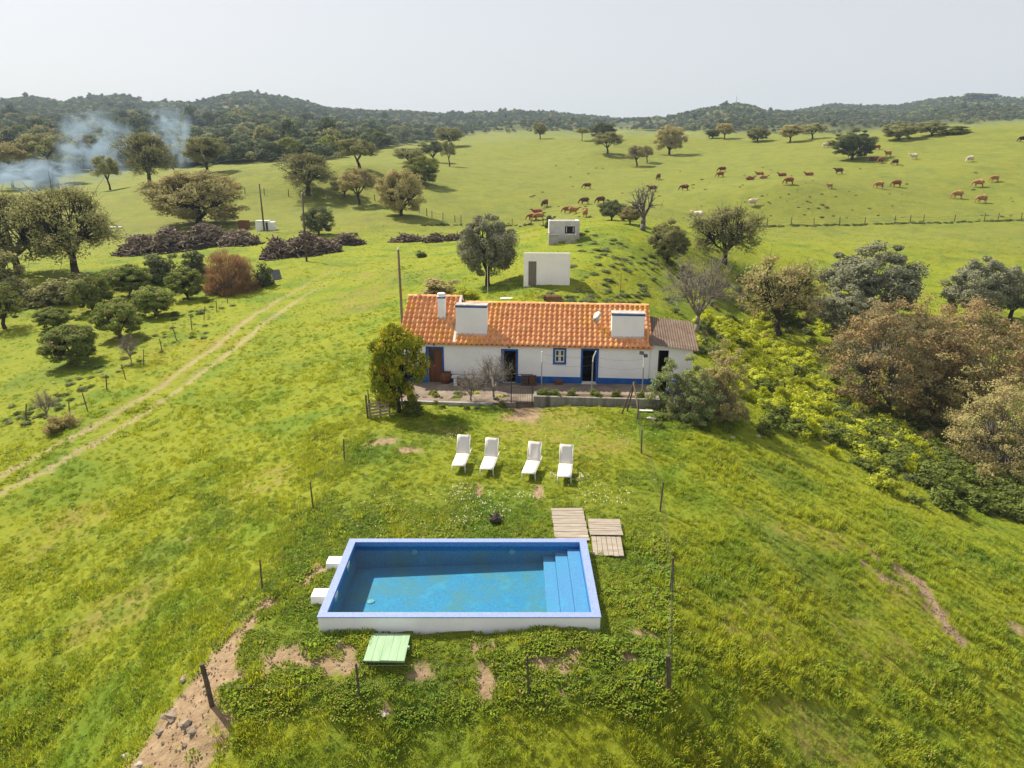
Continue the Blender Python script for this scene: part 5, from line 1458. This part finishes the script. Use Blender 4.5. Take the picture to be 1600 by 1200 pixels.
TREES = [
 # left fields
 ('airy0', 128, 430, 40, 186, 286, 'tall grey-brown oak left of the largest firewood heap', M_OAK, OG),
 ('airy0', 32, 428, -50, 100, 298, 'oak cut by left edge of picture, beside the tall grey-brown oak', M_OAK, OG),
 ('dome0', 318, 352, 237, 382, 270, 'broad round oak with low drooping crown above the largest firewood heap', M_OAKB, OG),
 ('airy0', 239, 288, 190, 274, 206, 'many-stemmed oak standing beside the smoke', M_OAK, OG),
 ('oak2', 274, 277, 258, 290, 228, 'small oak just right of the many-stemmed oak', M_OAK, OG),
 ('oak0', 327, 270, 290, 354, 212, 'umbrella-shaped oak at the wood edge behind the round oak', M_OAK, OG),
 ('oak2', 193, 294, 138, 178, 243, 'leaning oak wrapped in smoke', M_OAK, OG),
 ('tall0', 86, 285, 45, 112, 212, 'tall oak with bare trunk in the smoke', M_OAK, OG),
 ('tall0', 20, 292, -10, 50, 225, 'oak at far left edge behind the smoke', M_OAKB, OG),
 ('airy0', 489, 305, 432, 524, 238, 'spreading oak on far left field above the utility poles', M_OAK, OG),
 ('oak2', 564, 265, 528, 594, 220, 'forked oak at the top of the left field', M_OAK, OG),
 ('oak1', 566, 320, 530, 586, 264, 'brownish oak casting a long shadow down the bank', M_OAKB, OG),
 ('oak0', 540, 308, 514, 562, 274, 'low bushy oak half behind the brownish oak', M_OAK, OG),
 ('dome0', 629, 337, 590, 664, 267, 'domed brownish oak lowest on the bank near the stock fence', M_OAKB, OG),
 ('dome0', 661, 288, 630, 688, 246, 'light green round tree above the domed brownish oak', M_GREEN, OG),
 ('oak0', 638, 256, 612, 665, 230, 'flat-topped oak just behind the light green tree', M_OAK, OG),
 ('oak1', 677, 254, 655, 702, 221, 'dark oak beside the flat-topped oak on the field crest', M_DARK, OG),
 ('oak2', 702, 260, 690, 716, 222, 'thin leaning oak at right end of the crest group', M_OAK, OG),
 ('oak0', 703, 229, 678, 728, 199, 'dark oak on skyline of the field above the crest group', M_OAK, OG),
 ('dome0', 498, 366, 475, 524, 324, 'small round dark tree behind the reddish firewood heap', M_DARK, OG),
 # pasture
 ('oak0', 844, 217, 831, 856, 192, 'lone small oak at left end of the pasture ridge', M_OAK, HG),
 ('tall0', 909, 220, 899, 920, 200, 'spindly pair-stemmed oak on pasture ridge', M_OAK, HG),
 ('oak3', 940, 218, 918, 963, 192, 'dense dark oak on ridge behind the drooping oak', M_DARK, HG),
 ('oak1', 952, 240, 926, 969, 207, 'drooping dark oak on the pasture slope below ridge', M_OAK, HG),
 ('oak2', 997, 260, 976, 1012, 229, 'leaning brown oak highest above the grazing cows in middle', M_OAKB, HG),
 ('oak2', 1010, 254, 1000, 1024, 229, 'slim brown oak touching the leaning brown oak', M_OAKB, HG),
 ('oak3', 1045, 242, 1021, 1071, 197, 'largest full-crowned oak in the middle of pasture ridge', M_OAKB, HG),
 ('oak0', 1131, 217, 1119, 1146, 192, 'yellowish small oak on ridge right of the full-crowned oak', M_OAKB, HG),
 ('olive1', 1114, 216, 1102, 1124, 202, 'low dark bushy tree beside the yellowish small oak', M_DARK, HG),
 ('olive1', 1183, 221, 1166, 1201, 199, 'squat dark oak on ridge between the yellowish oaks', M_OAK, HG),
 ('oak0', 1236, 222, 1215, 1252, 194, 'yellow-brown mushroom-shaped oak on ridge', M_OAKB, HG),
 ('oak1', 1269, 217, 1252, 1287, 193, 'dark brown oak right of the mushroom-shaped oak', M_OAK, HG),
 ('olive1', 1335, 249, 1296, 1363, 205, 'dense dark tree with cows in its shade on the pasture', M_DARK, HG),
 ('olive1', 1402, 219, 1378, 1432, 192, 'broad dark clump of oak on ridge right of the shade tree', M_OAK, HG),
 ('oak3', 1455, 212, 1432, 1480, 190, 'round dark oak on ridge left of the green bush', M_OAK, HG),
 ('tall0', 1520, 158, 1506, 1534, 146, 'umbrella pine on the highest hilltop at right skyline', M_DARK, None),
 ('tall0', 1542, 158, 1528, 1556, 147, 'second umbrella pine beside the first on right skyline', M_DARK, None),
 # round the mound and gully
 ('bare1', 1006, 360, 972, 1034, 290, 'dead leafless tree with stub branches behind the mound', None, BG),
 ('olive0', 955, 345, 934, 978, 312, 'dark green small tree left of the dead tree', M_DARK, BG),
 ('olive0', 984, 350, 966, 1002, 322, 'brownish small tree between dark tree and dead tree', M_OAKB, BG),
 ('olive1', 1043, 409, 1012, 1074, 344, 'grey-brown upright tree on right flank of the mound', M_OAK, BG),
 ('airy0', 1138, 415, 1074, 1182, 323, 'dark gnarled oak on thick trunk near the stock fence', M_OAK, BG),
 ('olive0', 764, 447, 711, 812, 338, 'grey-green olive tree on the mound left of white shed', M_OLIVE, BG),
 ('bare0', 1086, 518, 1025, 1158, 392, 'pale leafless tree growing behind the lean-to', None, BG),
 ('sparse0', 1204, 523, 1160, 1280, 398, 'thin-leaved brown oak in the gully right of leafless tree', M_OAKB, BG),
 ('olive1', 1352, 500, 1285, 1430, 383, 'tall grey olive tree above the russet thicket', M_OLIVE, BG),
 ('olive1', 1318, 528, 1270, 1365, 448, 'lower grey olive tree in front of the tall grey olive', M_OLIVE, BG),
 ('olive0', 1515, 507, 1474, 1572, 404, 'grey olive tree on left of pair at right edge of meadow', M_OLIVE, BG),
 ('olive0', 1570, 500, 1540, 1628, 415, 'grey olive tree on right of pair at right edge of meadow', M_OLIVE, BG),
 # by the house
 ('orange0', 630, 644, 566, 670, 503, 'yellow-tipped leafy green tree at the left corner of terrace', M_YEL, None),
 ('bare0', 768, 628, 738, 808, 545, 'leafless pinkish fruit tree before the middle door', None, None),
 ('bare0', 735, 630, 708, 765, 572, 'small leafless fruit tree left of the pinkish one', None, None),
 # orchard
 ('orange0', 116, 569, 58, 164, 507, 'bushy orange tree nearest the camera in orchard', M_ORANGE, FG),
 ('orange1', 186, 527, 143, 234, 465, 'orange tree second nearest the camera, centre of orchard', M_ORANGE, FG),
 ('orange0', 242, 494, 205, 282, 446, 'orange tree in orchard between centre tree and glossy tree', M_ORANGE, FG),
 ('orange1', 292, 468, 260, 327, 419, 'glossy dark orange tree in front of the rust-coloured bush', M_ORANGE, FG),
 ('orange1', 148, 486, 105, 182, 432, 'brown-tinged orange tree at back of orchard beside dark scrub', M_ORANGE, FG),
 ('orange0', 205, 462, 163, 247, 414, 'orange tree in back row of orchard below grey-green bush', M_ORANGE, FG),
 ('orange0', 84, 514, 53, 116, 480, 'low brownish orange tree at left of orchard', M_ORANGE, FG),
 ('bare0', 205, 569, 188, 224, 518, 'small leafless sapling by orchard fence below centre tree', None, FG),
 ('bare0', 80, 658, 52, 92, 605, 'leafless sapling lowest in orchard near fence corner', None, FG),
 ('sparse1', 3, 512, -28, 52, 440, 'spreading thin tree at left picture edge of orchard', M_GREEN, FG),
]
for k, (kind, px, py, x0, x1, top, lab, mm, gg) in enumerate(TREES):
    put(kind, px, py, x0, x1, top, lab, mm, k, group=gg)
SHRUBS = [
 ('shrub1', 252, 440, 222, 284, 391, 'grey-green round bush at back of orchard', M_GREY, FG),
 ('shrub1', 303, 435, 278, 328, 387, 'dark green bush between grey-green and rust-coloured bushes', M_DARK, FG),
 ('wisp0', 360, 455, 321, 401, 384, 'round rust-coloured wispy bush at end of orchard', M_RUST, FG),
 ('shrub0', 411, 446, 393, 428, 398, 'dark ragged bush right behind the rust-coloured bush', M_DARK, FG),
 ('shrub0', 78, 474, 40, 122, 424, 'dark scrub thicket beneath the tall grey-brown oak', M_OAK, FG),
 ('shrub0', 128, 462, 100, 165, 418, 'tangled dark scrub right of thicket under tall oak', M_OAK, FG),
 ('shrub1', 12, 470, -25, 50, 385, 'big dark bush at left picture edge under the oaks', M_OAK, FG),
 ('wisp1', 95, 670, 75, 124, 645, 'dry tangle of weeds at the orchard fence corner', M_OAKB, FG),
 ('big0', 1066, 646, 1018, 1116, 558, 'grey-green leafy bush at right end of terrace', M_GREY, BG),
 ('big0', 1122, 645, 1074, 1164, 545, 'brown-green thin bush behind the grey-green terrace bush', M_OAKB, BG),
 ('thick0', 1388, 650, 1290, 1484, 462, 'huge russet thicket filling the gully', M_BROWN, BG),
 ('thick0', 1505, 665, 1410, 1600, 470, 'right half of the russet thicket with grey twigs', M_BROWN, BG),
 ('thick1', 1560, 745, 1480, 1640, 585, 'grey-brown thicket lowest in gully at right edge', M_OAKB, BG),
 ('thick0', 1448, 662, 1356, 1545, 500, 'dense olive-brown heart of the thicket between its two halves', M_OAKB, BG),
 ('shrub0', 1218, 500, 1190, 1248, 455, 'dark scrub under the thin-leaved brown oak', M_SCRUB, BG),
 ('shrub1', 688, 470, 650, 725, 432, 'grey leafless brush behind left roof', M_OAKB, None),
 ('shrub0', 730, 468, 712, 752, 440, 'yellowish bush just behind the slim upstand of roof', M_FENNEL, None),
 ('shrub1', 860, 356, 850, 870, 334, 'upright dark shrub behind the ruined shed', M_DARK, None),
 ('shrub1', 1490, 209, 1470, 1516, 196, 'bright green bush on rocky ridge of right pasture', M_GREEN, HG),
 ('shrub0', 645, 648, 628, 664, 608, 'dark leafy shrub at foot of yellow-tipped tree', M_SCRUB, None),
 ('shrub0', 600, 632, 580, 622, 588, 'low leafy shrub left of yellow-tipped tree trunk', M_YEL, None),
 ('shrub0', 660, 402, 650, 668, 388, 'tiny bush beside the flat firewood heap', M_SCRUB, None),
]
for k, (kind, px, py, x0, x1, top, lab, mm, gg) in enumerate(SHRUBS):
    put(kind, px, py, x0, x1, top, lab, mm, k + 100, group=gg)
for px, w_, lab in ((866, 15, 'small rounded herb clump left in the planter'), (932, 16, 'rounded herb clump in middle of planter'), (893, 12, 'low herb tuft between the rounded clumps in planter'), (962, 12, 'feathery herb tuft right of planter middle'), (1000, 14, 'herb tuft at right end of the planter'), (848, 12, 'bright herb tuft at left end of the planter')):
    f = atz(px, 618, .55); k = depth(f) / FPX; w_ *= 2.2
    t = thing('herb_plant', lab, 'plant', (f[0], hw(7.95, -3.42)[1] + .3 - (f[0] - hw(7.95, 0)[0]) * .083, .50), 0, 'herbs in the planter')
    for nme, me, mm in (('stem', SPR['shrub0'][0], None), ('foliage', SPR['shrub0'][1], M_SCRUB if px in (866, 932) else M_GREEN)):
        o = link(nme, me, t); o.scale = (w_ * k, w_ * k * .5, .55); o.rotation_euler = (0, 0, px)
        if mm: o.material_slots[0].link = 'OBJECT'; o.material_slots[0].material = mm

# ------------------------------------------------------------------ undergrowth, far woods, daisies
def proto_with(me, mat):
    c = me.copy(); c.materials.clear(); c.materials.append(mat); return c
def undergrowth():
    rg = np.random.default_rng(9)
    lp = [shrub_proto(41, 26, 50, .055, .2)[1], shrub_proto(42, 26, 50, .055, .2)[1], shrub_proto(43, 34, 60, .05, .18, up=.3)[1]]
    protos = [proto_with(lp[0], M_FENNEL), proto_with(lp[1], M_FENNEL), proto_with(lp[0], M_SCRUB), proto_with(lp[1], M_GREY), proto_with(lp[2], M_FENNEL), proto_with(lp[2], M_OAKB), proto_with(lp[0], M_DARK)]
    P, S, I = [], [], []
    def add(px, py, s, i, hgt=.8):
        p = hit(px, py); P.append(p - np.array([0, 0, .05])); S.append((s, s, s * hgt)); I.append(i)
    # yellow-flowered belt along the gully
    belt = [(1120, 510), (1170, 560), (1215, 600), (1260, 635), (1310, 655), (1360, 690), (1420, 715), (1480, 735), (1540, 760), (1600, 790)]
    for _ in range(640):
        s = rg.uniform(0, len(belt) - 1.01); i = int(s); f = s - i
        x = belt[i][0] + (belt[i+1][0] - belt[i][0]) * f + rg.normal(0, 34); y = belt[i][1] + (belt[i+1][1] - belt[i][1]) * f + rg.normal(0, 20) + (-6 if s > 4 else 0)
        fade = max(.05, 1 - .9 * max(0, (s - 3.0) / 4.5))
        add(x, y, rg.uniform(.8, 1.9) , rg.choice([0, 1, 4, 2], p=[.36 * fade, .32 * fade, .2 * fade, 1 - .88 * fade]))
    for _ in range(120):   # green scrub on the far bank and under the thickets
        add(rg.uniform(1080, 1300), rg.uniform(440, 560), rg.uniform(.6, 1.5), rg.choice([2, 3, 3, 0, 5]))
    for _ in range(150):  # scrub below the thicket, some dark-leaved to stand in for its shadow
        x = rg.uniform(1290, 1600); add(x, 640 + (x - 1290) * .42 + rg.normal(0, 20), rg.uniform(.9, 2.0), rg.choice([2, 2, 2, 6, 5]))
    for _ in range(95):   # low grey-green scrub on the mound
        x = rg.uniform(895, 1080); y = 352 + (x - 895) * .35 + abs(rg.normal(0, 34))
        add(x, y, rg.uniform(.4, 1.3), 3, .38)
    for _ in range(70):
        add(rg.uniform(840, 1010), rg.uniform(452, 475), rg.uniform(.4, 1.0), 3, .4)
    for k in range(len(_pf) - 1):   # rank growth along the pasture fence
        for _ in range(22):
            f = rg.uniform(0, 1)
            add(_pf[k][0] + (_pf[k+1][0] - _pf[k][0]) * f, _pf[k][1] + (_pf[k+1][1] - _pf[k][1]) * f + rg.uniform(-.3, 1.8), rg.uniform(.3, 1.1), rg.choice([2, 3]), .4)
    for _ in range(70):
        x = rg.uniform(660, 860); add(x, 352 + rg.normal(0, 1), rg.uniform(.4, 1.0), 2, .5)
    for _ in range(110):   # scattered weeds in the pasture
        add(rg.uniform(820, 1600), rg.uniform(255, 345), rg.uniform(.3, 1.1), 3, .4)
    for _ in range(34):
        add(rg.uniform(1190, 1420), rg.uniform(300, 345), rg.uniform(.3, .8), 3, .4)
    for _ in range(90):    # weeds round the orchard fence and trees
        s = rg.uniform(0, 1); add(20 + 330 * s + rg.normal(0, 16), 668 - 190 * s + rg.normal(0, 10), rg.uniform(.3, .8), rg.choice([2, 3, 3]), .5)
    for _ in range(70):
        add(rg.uniform(0, 330), rg.uniform(430, 500), rg.uniform(.5, 1.1), rg.choice([2, 3, 2]), .5)
    for _ in range(45):    # at the foot of the terrace
        add(rg.uniform(640, 800), rg.uniform(617, 640), rg.uniform(.25, .6), rg.choice([2, 3, 0]), .8)
    for _ in range(30):
        add(rg.uniform(1020, 1150), rg.uniform(645, 675), rg.uniform(.4, .9), 2, .6)
    n = len(P)
    rot = np.stack([rg.normal(0, .1, n), rg.normal(0, .1, n), rg.uniform(0, 6.28, n)], 1)
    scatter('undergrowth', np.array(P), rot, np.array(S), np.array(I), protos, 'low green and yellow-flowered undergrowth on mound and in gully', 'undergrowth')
def far_woods():
    rg = np.random.default_rng(21)
    def far_tree(seed, clumps, n, leaf, cr, flat):
        return tree_proto(seed, .16, clumps, n, leaf, crz=.44, flat=flat, cr=cr, lobes=.3, limbs=4)[1]
    base = [far_tree(51, 26, 34, .055, .17, .6), far_tree(52, 22, 34, .06, .18, .5), far_tree(53, 30, 30, .05, .15, .7)]
    protos = [proto_with(base[0], M_FAR), proto_with(base[1], M_FAR), proto_with(base[2], M_FAR), proto_with(base[0], M_OAK), proto_with(base[1], M_OAKB), proto_with(base[2], M_GREEN)]
    N_ = 200000
    r = np.sqrt(rg.uniform(185 ** 2, 1650 ** 2, N_)); a = np.radians(rg.uniform(-44, 44, N_))
    x, y = r * np.sin(a), r * np.cos(a); z = H(x, y)
    px, py = proj_np(x, y, z)
    lim = np.interp(px, _wx, _wy)
    keep = (py < lim - rg.uniform(0, 4, N_)) & ((px < 760) | (r > 300))
    dens = np.where((r < 520) & (px < 770), .95, np.clip(.5 + 2.6 * fbm(x / 110, y / 110, 4, 61), .05, 1) * .6)
    keep &= rg.uniform(0, 1, N_) < dens
    x, y, z, r, px = x[keep], y[keep], z[keep], r[keep], px[keep]
    n = len(x)
    s = np.where(px < 760, np.where(r < 520, rg.uniform(5.5, 11.5, n), rg.uniform(4.5, 10.5, n)), rg.uniform(3.2, 8, n)) * np.where(r > 900, .9, 1)
    low = np.clip(.5 + 2.2 * fbm(x / 160, y / 160, 3, 67), 0, 1)       # tracts of low maquis between the taller woods
    s = s * (.6 + .55 * low) * np.where(r > 500, 1.15, 1)
    h = s * rg.uniform(.55, .95, n)
    tall = rg.uniform(0, 1, n) < .05
    h = np.where(tall, h * 1.5, h)
    idx = rg.choice(6, n, p=[.29, .28, .24, .10, .03, .06])
    scatter('woodland', np.stack([x, y, z - .3], 1), np.stack([np.zeros(n), np.zeros(n), rg.uniform(0, 6.28, n)], 1), np.stack([s, s, h], 1), idx, protos,
            'dark evergreen woods and scrub covering the far hills', 'woodland')
def daisies():
    rg = np.random.default_rng(33)
    m = MB()
    pw_ = plain('daisy_white', (.80, .78, .66), (.72, .68, .50), 20, .8)
    for (px, py, sx, sy, n) in ((725, 812, 14, 4, 50), (770, 800, 18, 8, 50), (760, 785, 26, 12, 45), (815, 774, 14, 3, 35), (720, 770, 10, 8, 60), (865, 742, 6, 3, 25), (908, 745, 8, 4, 40), (945, 770, 25, 12, 90), (700, 680, 10, 5, 40), (870, 680, 90, 25, 90), (690, 790, 60, 20, 60), (620, 800, 60, 30, 40)):
        for _ in range(n):
            p = atz(px + rg.normal(0, sx), py + rg.normal(0, sy), .08)
            z = ground(p[0], p[1]) + rg.uniform(.08, .14); r = rg.uniform(.010, .022)
            q = [(p[0] + r * math.cos(t), p[1] + r * math.sin(t), z + rg.normal(0, .006)) for t in (0, 1.26, 2.51, 3.77, 5.03)]
            m.add(q + [(p[0], p[1], z - .06)], [(0, 1, 2, 3, 4), (0, 5, 1), (2, 5, 3)])
    o = m.obj('daisies', pw_); tag(o, 'white daisies scattered over the lawn behind the pool', 'flowers', None, 'stuff')
undergrowth(); far_woods(); daisies(); grow_grass()

# ------------------------------------------------------------------ cattle
def cow_mesh(pose):
    """One continuous body grown over a skeleton; head towards +x, 2.3 m long."""
    V, E, R = [], [], []
    def chain(start, pts):
        prev = start
        for (x, y, z, r) in pts:
            V.append((x, y, z)); R.append(r)
            if prev is not None: E.append((prev, len(V) - 1))
            prev = len(V) - 1
        return prev
    dz = -.62 if pose == 'lie' else 0
    spine = [(-.85, 0, 1.06, (.27, .30)), (-.55, 0, 1.00, (.36, .42)), (-.1, 0, .93, (.42, .48)), (.35, 0, .95, (.38, .46)), (.68, 0, 1.02, (.27, .37))]
    chain(None, [(x, y, z + dz, r) for x, y, z, r in spine])
    if pose == 'graze': hd = [(.92, 0, .95, (.14, .19)), (1.14, .02, .60, (.11, .14)), (1.26, .03, .34, (.105, .12)), (1.34, .03, .10, (.07, .07))]
    elif pose == 'lie': hd = [(.92, .03, 1.22 + dz, (.14, .18)), (1.10, .08, 1.44 + dz, (.115, .135)), (1.30, .12, 1.42 + dz, (.10, .11)), (1.50, .16, 1.32 + dz, (.07, .07))]
    else: hd = [(.92, 0, 1.22, (.14, .18)), (1.14, .0, 1.40, (.115, .14)), (1.32, .02, 1.36, (.10, .11)), (1.52, .03, 1.22, (.07, .07))]
    e = chain(4, hd)
    for s in (-1, 1):     # ears
        chain(len(V) - (2 if s < 0 else 3), [(hd[1][0] + .02, s * .22, hd[1][2] + .05, (.035, .045))])
    chain(0, [(-1.0, 0, 1.12 + dz, (.04, .04)), (-1.07, 0, .8 + dz, (.025, .025)), (-1.06, 0, .55 + max(dz, -.45), (.04, .04))])
    for s in (-1, 1):
        if pose == 'lie':
            chain(1, [(-.55, s * .30, .30, (.17, .17)), (-.25, s * .46, .13, (.10, .10)), (.02, s * .48, .08, (.055, .055))])
            chain(3, [(.55, s * .24, .30, (.12, .12)), (.82, s * .28, .11, (.07, .07)), (.55, s * .30, .07, (.045, .045))])
        else:
            st = .06 * s if pose == 'walk' else .02 * s
            chain(1, [(-.72, s * .19, .88, (.15, .20)), (-.62 + st, s * .20, .62, (.10, .12)), (-.80 + st, s * .20, .42, (.075, .08)), (-.76 + 2 * st, s * .20, .05, (.055, .055))])
            chain(3, [(.46, s * .18, .78, (.12, .14)), (.47 - st, s * .17, .42, (.08, .085)), (.45 - 2 * st, s * .17, .04, (.055, .055))])
    me = bpy.data.meshes.new('cow_skeleton'); me.from_pydata(V, E, [])
    o = bpy.data.objects.new('cow_skeleton', me); COL.objects.link(o)
    md = o.modifiers.new('skin', 'SKIN'); md.use_smooth_shade = True
    for i, r in enumerate(R): me.skin_vertices[0].data[i].radius = r
    me.skin_vertices[0].data[0].use_root = False; me.skin_vertices[0].data[2].use_root = True
    sb = o.modifiers.new('sub', 'SUBSURF'); sb.levels = 1; sb.render_levels = 1
    dg = bpy.context.evaluated_depsgraph_get(); dg.update()
    out = bpy.data.meshes.new_from_object(o.evaluated_get(dg)); out.name = 'cow_' + pose
    bpy.data.objects.remove(o); bpy.data.meshes.remove(me)
    for p_ in out.polygons: p_.use_smooth = True
    return out
def hide(name, c1, c2):
    m = plain(name, c1, c2, 1.6, .75, .2); return m
HIDE = {'r': hide('red_hide', (.215, .075, .028), (.27, .105, .042)), 'd': hide('dark_hide', (.105, .038, .018), (.14, .052, .024)), 't': hide('tan_hide', (.34, .165, .065), (.40, .21, .095)),
        'w': hide('cream_hide', (.58, .48, .36), (.66, .57, .45)), 'k': hide('black_hide', (.02, .016, .014), (.03, .025, .02))}
COWM = {k: cow_mesh(k) for k in ('graze', 'stand', 'walk', 'lie')}
horn = plain('horn', (.45, .38, .28), (.35, .29, .2), 9)
COWS = [  # pixel of the feet, pose, colour, heading (deg, 0 = to the right of the picture), label
 (1290,231,'graze','w',190,'cream cow grazing on the ridge left of the shade tree'),
 (1370,234,'graze','r',185,'brown cow grazing just right of the top of shade tree'),
 (1387,245,'stand','t',200,'tan cow standing between shade tree and white cow'),
 (1427,249,'stand','w',180,'greyish white cow standing right of the shade tree'),
 (1515,253,'graze','w',195,'cream cow grazing alone on the upper right pasture'),
 (1375,255,'graze','r',215,'brown cow at the right edge of the tree shade'),
 (1364,251,'lie','d',0,'dark brown cow lying in the shade of the dense tree'),
 (1398,258,'graze','d',200,'dark brown cow grazing below the tan standing cow'),
 (1351,246,'stand','t',80,'tan cow seen end-on under the dense tree'),
 (1328,247,'stand','t',150,'tan cow behind trunk of the dense tree'),
 (1310,272,'stand','d',180,'dark brown cow standing below the dense tree'),
 (1264,274,'lie','r',170,'red cow lying alone left of the dark brown cow'),
 (1222,275,'lie','r',180,'small red cow lying left of the lone lying cow'),
 (1193,279,'lie','t',0,'tan cow lying in front in group at pasture centre'),
 (1187,273,'lie','r',160,'red cow lying behind the tan one at pasture centre'),
 (1172,281,'lie','r',10,'red cow lying left of the group at pasture centre'),
 (1232,288,'graze','r',185,'red cow grazing below the lying cows'),
 (1296,294,'stand','t',190,'small tan calf standing in the weedy patch'),
 (1373,294,'graze','t',180,'large tan cow grazing left in the pair at mid pasture'),
 (1400,292,'graze','r',185,'smaller red cow grazing right in the pair at mid pasture'),
 (1528,292,'graze','t',170,'tan cow grazing left of the highest one in right-hand group'),
 (1553,284,'graze','t',185,'highest tan cow in the right-hand group of four'),
 (1495,310,'graze','t',180,'tan cow grazing at left of right-hand group of four'),
 (1533,317,'graze','t',185,'tan cow lowest and nearest the fence in right-hand group'),
 (1597,222,'graze','k',180,'black cow cut by the right edge of picture'),
 (1176,322,'stand','w',20,'pinkish cream cow standing above the gnarled oak'),
 (1091,342,'stand','w',160,'cream cow mostly hidden behind the gnarled oak'),
 (851,323,'graze','d',235,'dark red cow grazing alone at left end of herd'),
 (831,344,'graze','r',190,'red cow left in group of three above the ruined shed'),
 (842,344,'graze','t',185,'orange-red cow right in group of three above the ruined shed'),
 (839,338,'stand','r',180,'red cow at back of group of three above the ruined shed'),
 (886,333,'graze','r',190,'red cow half hidden behind the orange one above the ruined shed'),
 (896,335,'stand','t',0,'orange cow broadside right of the group of three'),
 (914,339,'stand','t',85,'orange cow seen from behind right of the broadside one'),
 (913,319,'graze','d',190,'dark brown cow grazing above the orange cow seen from behind'),
 (938,318,'graze','d',200,'dark red cow grazing above the dark green small tree'),
 (917,295,'graze','d',170,'dark red cow grazing furthest up at left part of herd'),
 (1019,300,'stand','d',180,'dark brown cow behind branches of the dead tree'),
 (1028,281,'graze','d',240,'dark brown cow above the dead tree on open slope'),
 (1069,298,'graze','d',160,'dark brown cow grazing alone right of the dead tree'),
 (1128,269,'graze','d',170,'upper dark red cow of two close together on mid slope'),
 (1125,277,'graze','r',190,'lower red cow of two close together on mid slope'),
]
for k, (px, py, pose, cl_, hd, lab) in enumerate(COWS):
    p = hit(px, py)
    t = thing('cow', lab, 'cow', (p[0], p[1], p[2] - .02), RAD(hd), 'cattle grazing on the pasture')
    o = link('body', COWM[pose], t)
    s = (.62 if 'calf' in lab else 1.0) * random.Random(k).uniform(.95, 1.12)
    o.scale = (s, s, s)
    while len(o.material_slots) < 1: o.data.materials.append(HIDE['r'])
    o.material_slots[0].link = 'OBJECT'; o.material_slots[0].material = HIDE[cl_]

for px, py, h_, lab in ((1150, 165, 17, 'thin radio mast on the pointed hill of the right skyline'), (164, 160, 12, 'thin radio mast on the flat hilltop at left skyline')):
    f = hit(px, py + 2); k = depth(f) / FPX
    t = thing('radio_mast', lab, 'mast', f)
    MB().path([(0, 0, -3), (0, 0, h_ * k * .6), (0, 0, h_ * k)], [.5, .35, .15], 6).obj('shaft', steel, t)
    MB().tube((-1.2, 0, h_ * k * .75), (1.2, 0, h_ * k * .75), .15, n=5).obj('crossbar', steel, t)

# ------------------------------------------------------------------ smoke and haze
def smoke(name, cx, cy, w, h, dep, D, dens, lab, seed):
    c = atd(cx, cy, D); k = depth(c) / FPX
    m, nt, b = newmat(name + '_vapour'); g = N(nt); nt.nodes.remove(b)
    pv = g.new('ShaderNodeVolumePrincipled')
    pv.inputs['Color'].default_value = (.58, .80, 1.0, 1); pv.inputs['Anisotropy'].default_value = .1
    oc = g.objc()
    ln = g.new('ShaderNodeVectorMath', operation='LENGTH'); g.set(ln.inputs[0], oc)
    fall = g.ramp(ln.outputs['Value'], .25, .98, 1, 0)
    mp = g.mapping(oc, (1.6, 1.2, 1.4)); 
    mp.node.inputs['Location'].default_value = (seed * 3.1, seed * 1.7, 0)
    nz = g.ramp(g.noise(mp, 1.5, 4, .55, .6), .42, .74)
    g.set(pv.inputs['Density'], g.math('MULTIPLY', g.math('MULTIPLY', fall, nz), dens))
    nt.links.new(pv.outputs[0], nt.nodes['Material Output'].inputs['Volume'])
    bm = bmesh.new(); bmesh.ops.create_icosphere(bm, subdivisions=3, radius=1)
    me = bpy.data.meshes.new(name); bm.to_mesh(me); bm.free(); me.materials.append(m)
    o = link(name, me); o.location = tuple(c); o.scale = (w * k / 2, dep, h * k / 2)
    return tag(o, lab, 'smoke', None, 'stuff')
smoke('smoke', 150, 228, 150, 130, 9, 196, .48, 'pale blue bonfire smoke drifting above the leaning oak', 1)
smoke('smoke', 60, 275, 200, 66, 9, 190, .62, 'low bank of bonfire smoke at left edge under the oaks', 2)
smoke('smoke', 268, 215, 90, 120, 8, 205, .36, 'faint smoke wisp between the many-stemmed and umbrella oaks', 3)
hm, hnt, hb = newmat('air'); hnt.nodes.remove(hb)
hv = hnt.nodes.new('ShaderNodeVolumePrincipled')
hv.inputs['Color'].default_value = (.62, .80, 1.0, 1); hv.inputs['Density'].default_value = .00018; hv.inputs['Anisotropy'].default_value = 0
hnt.links.new(hv.outputs[0], hnt.nodes['Material Output'].inputs['Volume'])
tag(MB().box(-2750, -80, -300, 2750, 2750, 175).obj('haze', hm), 'thin haze over the far hills', None, None, 'stuff')
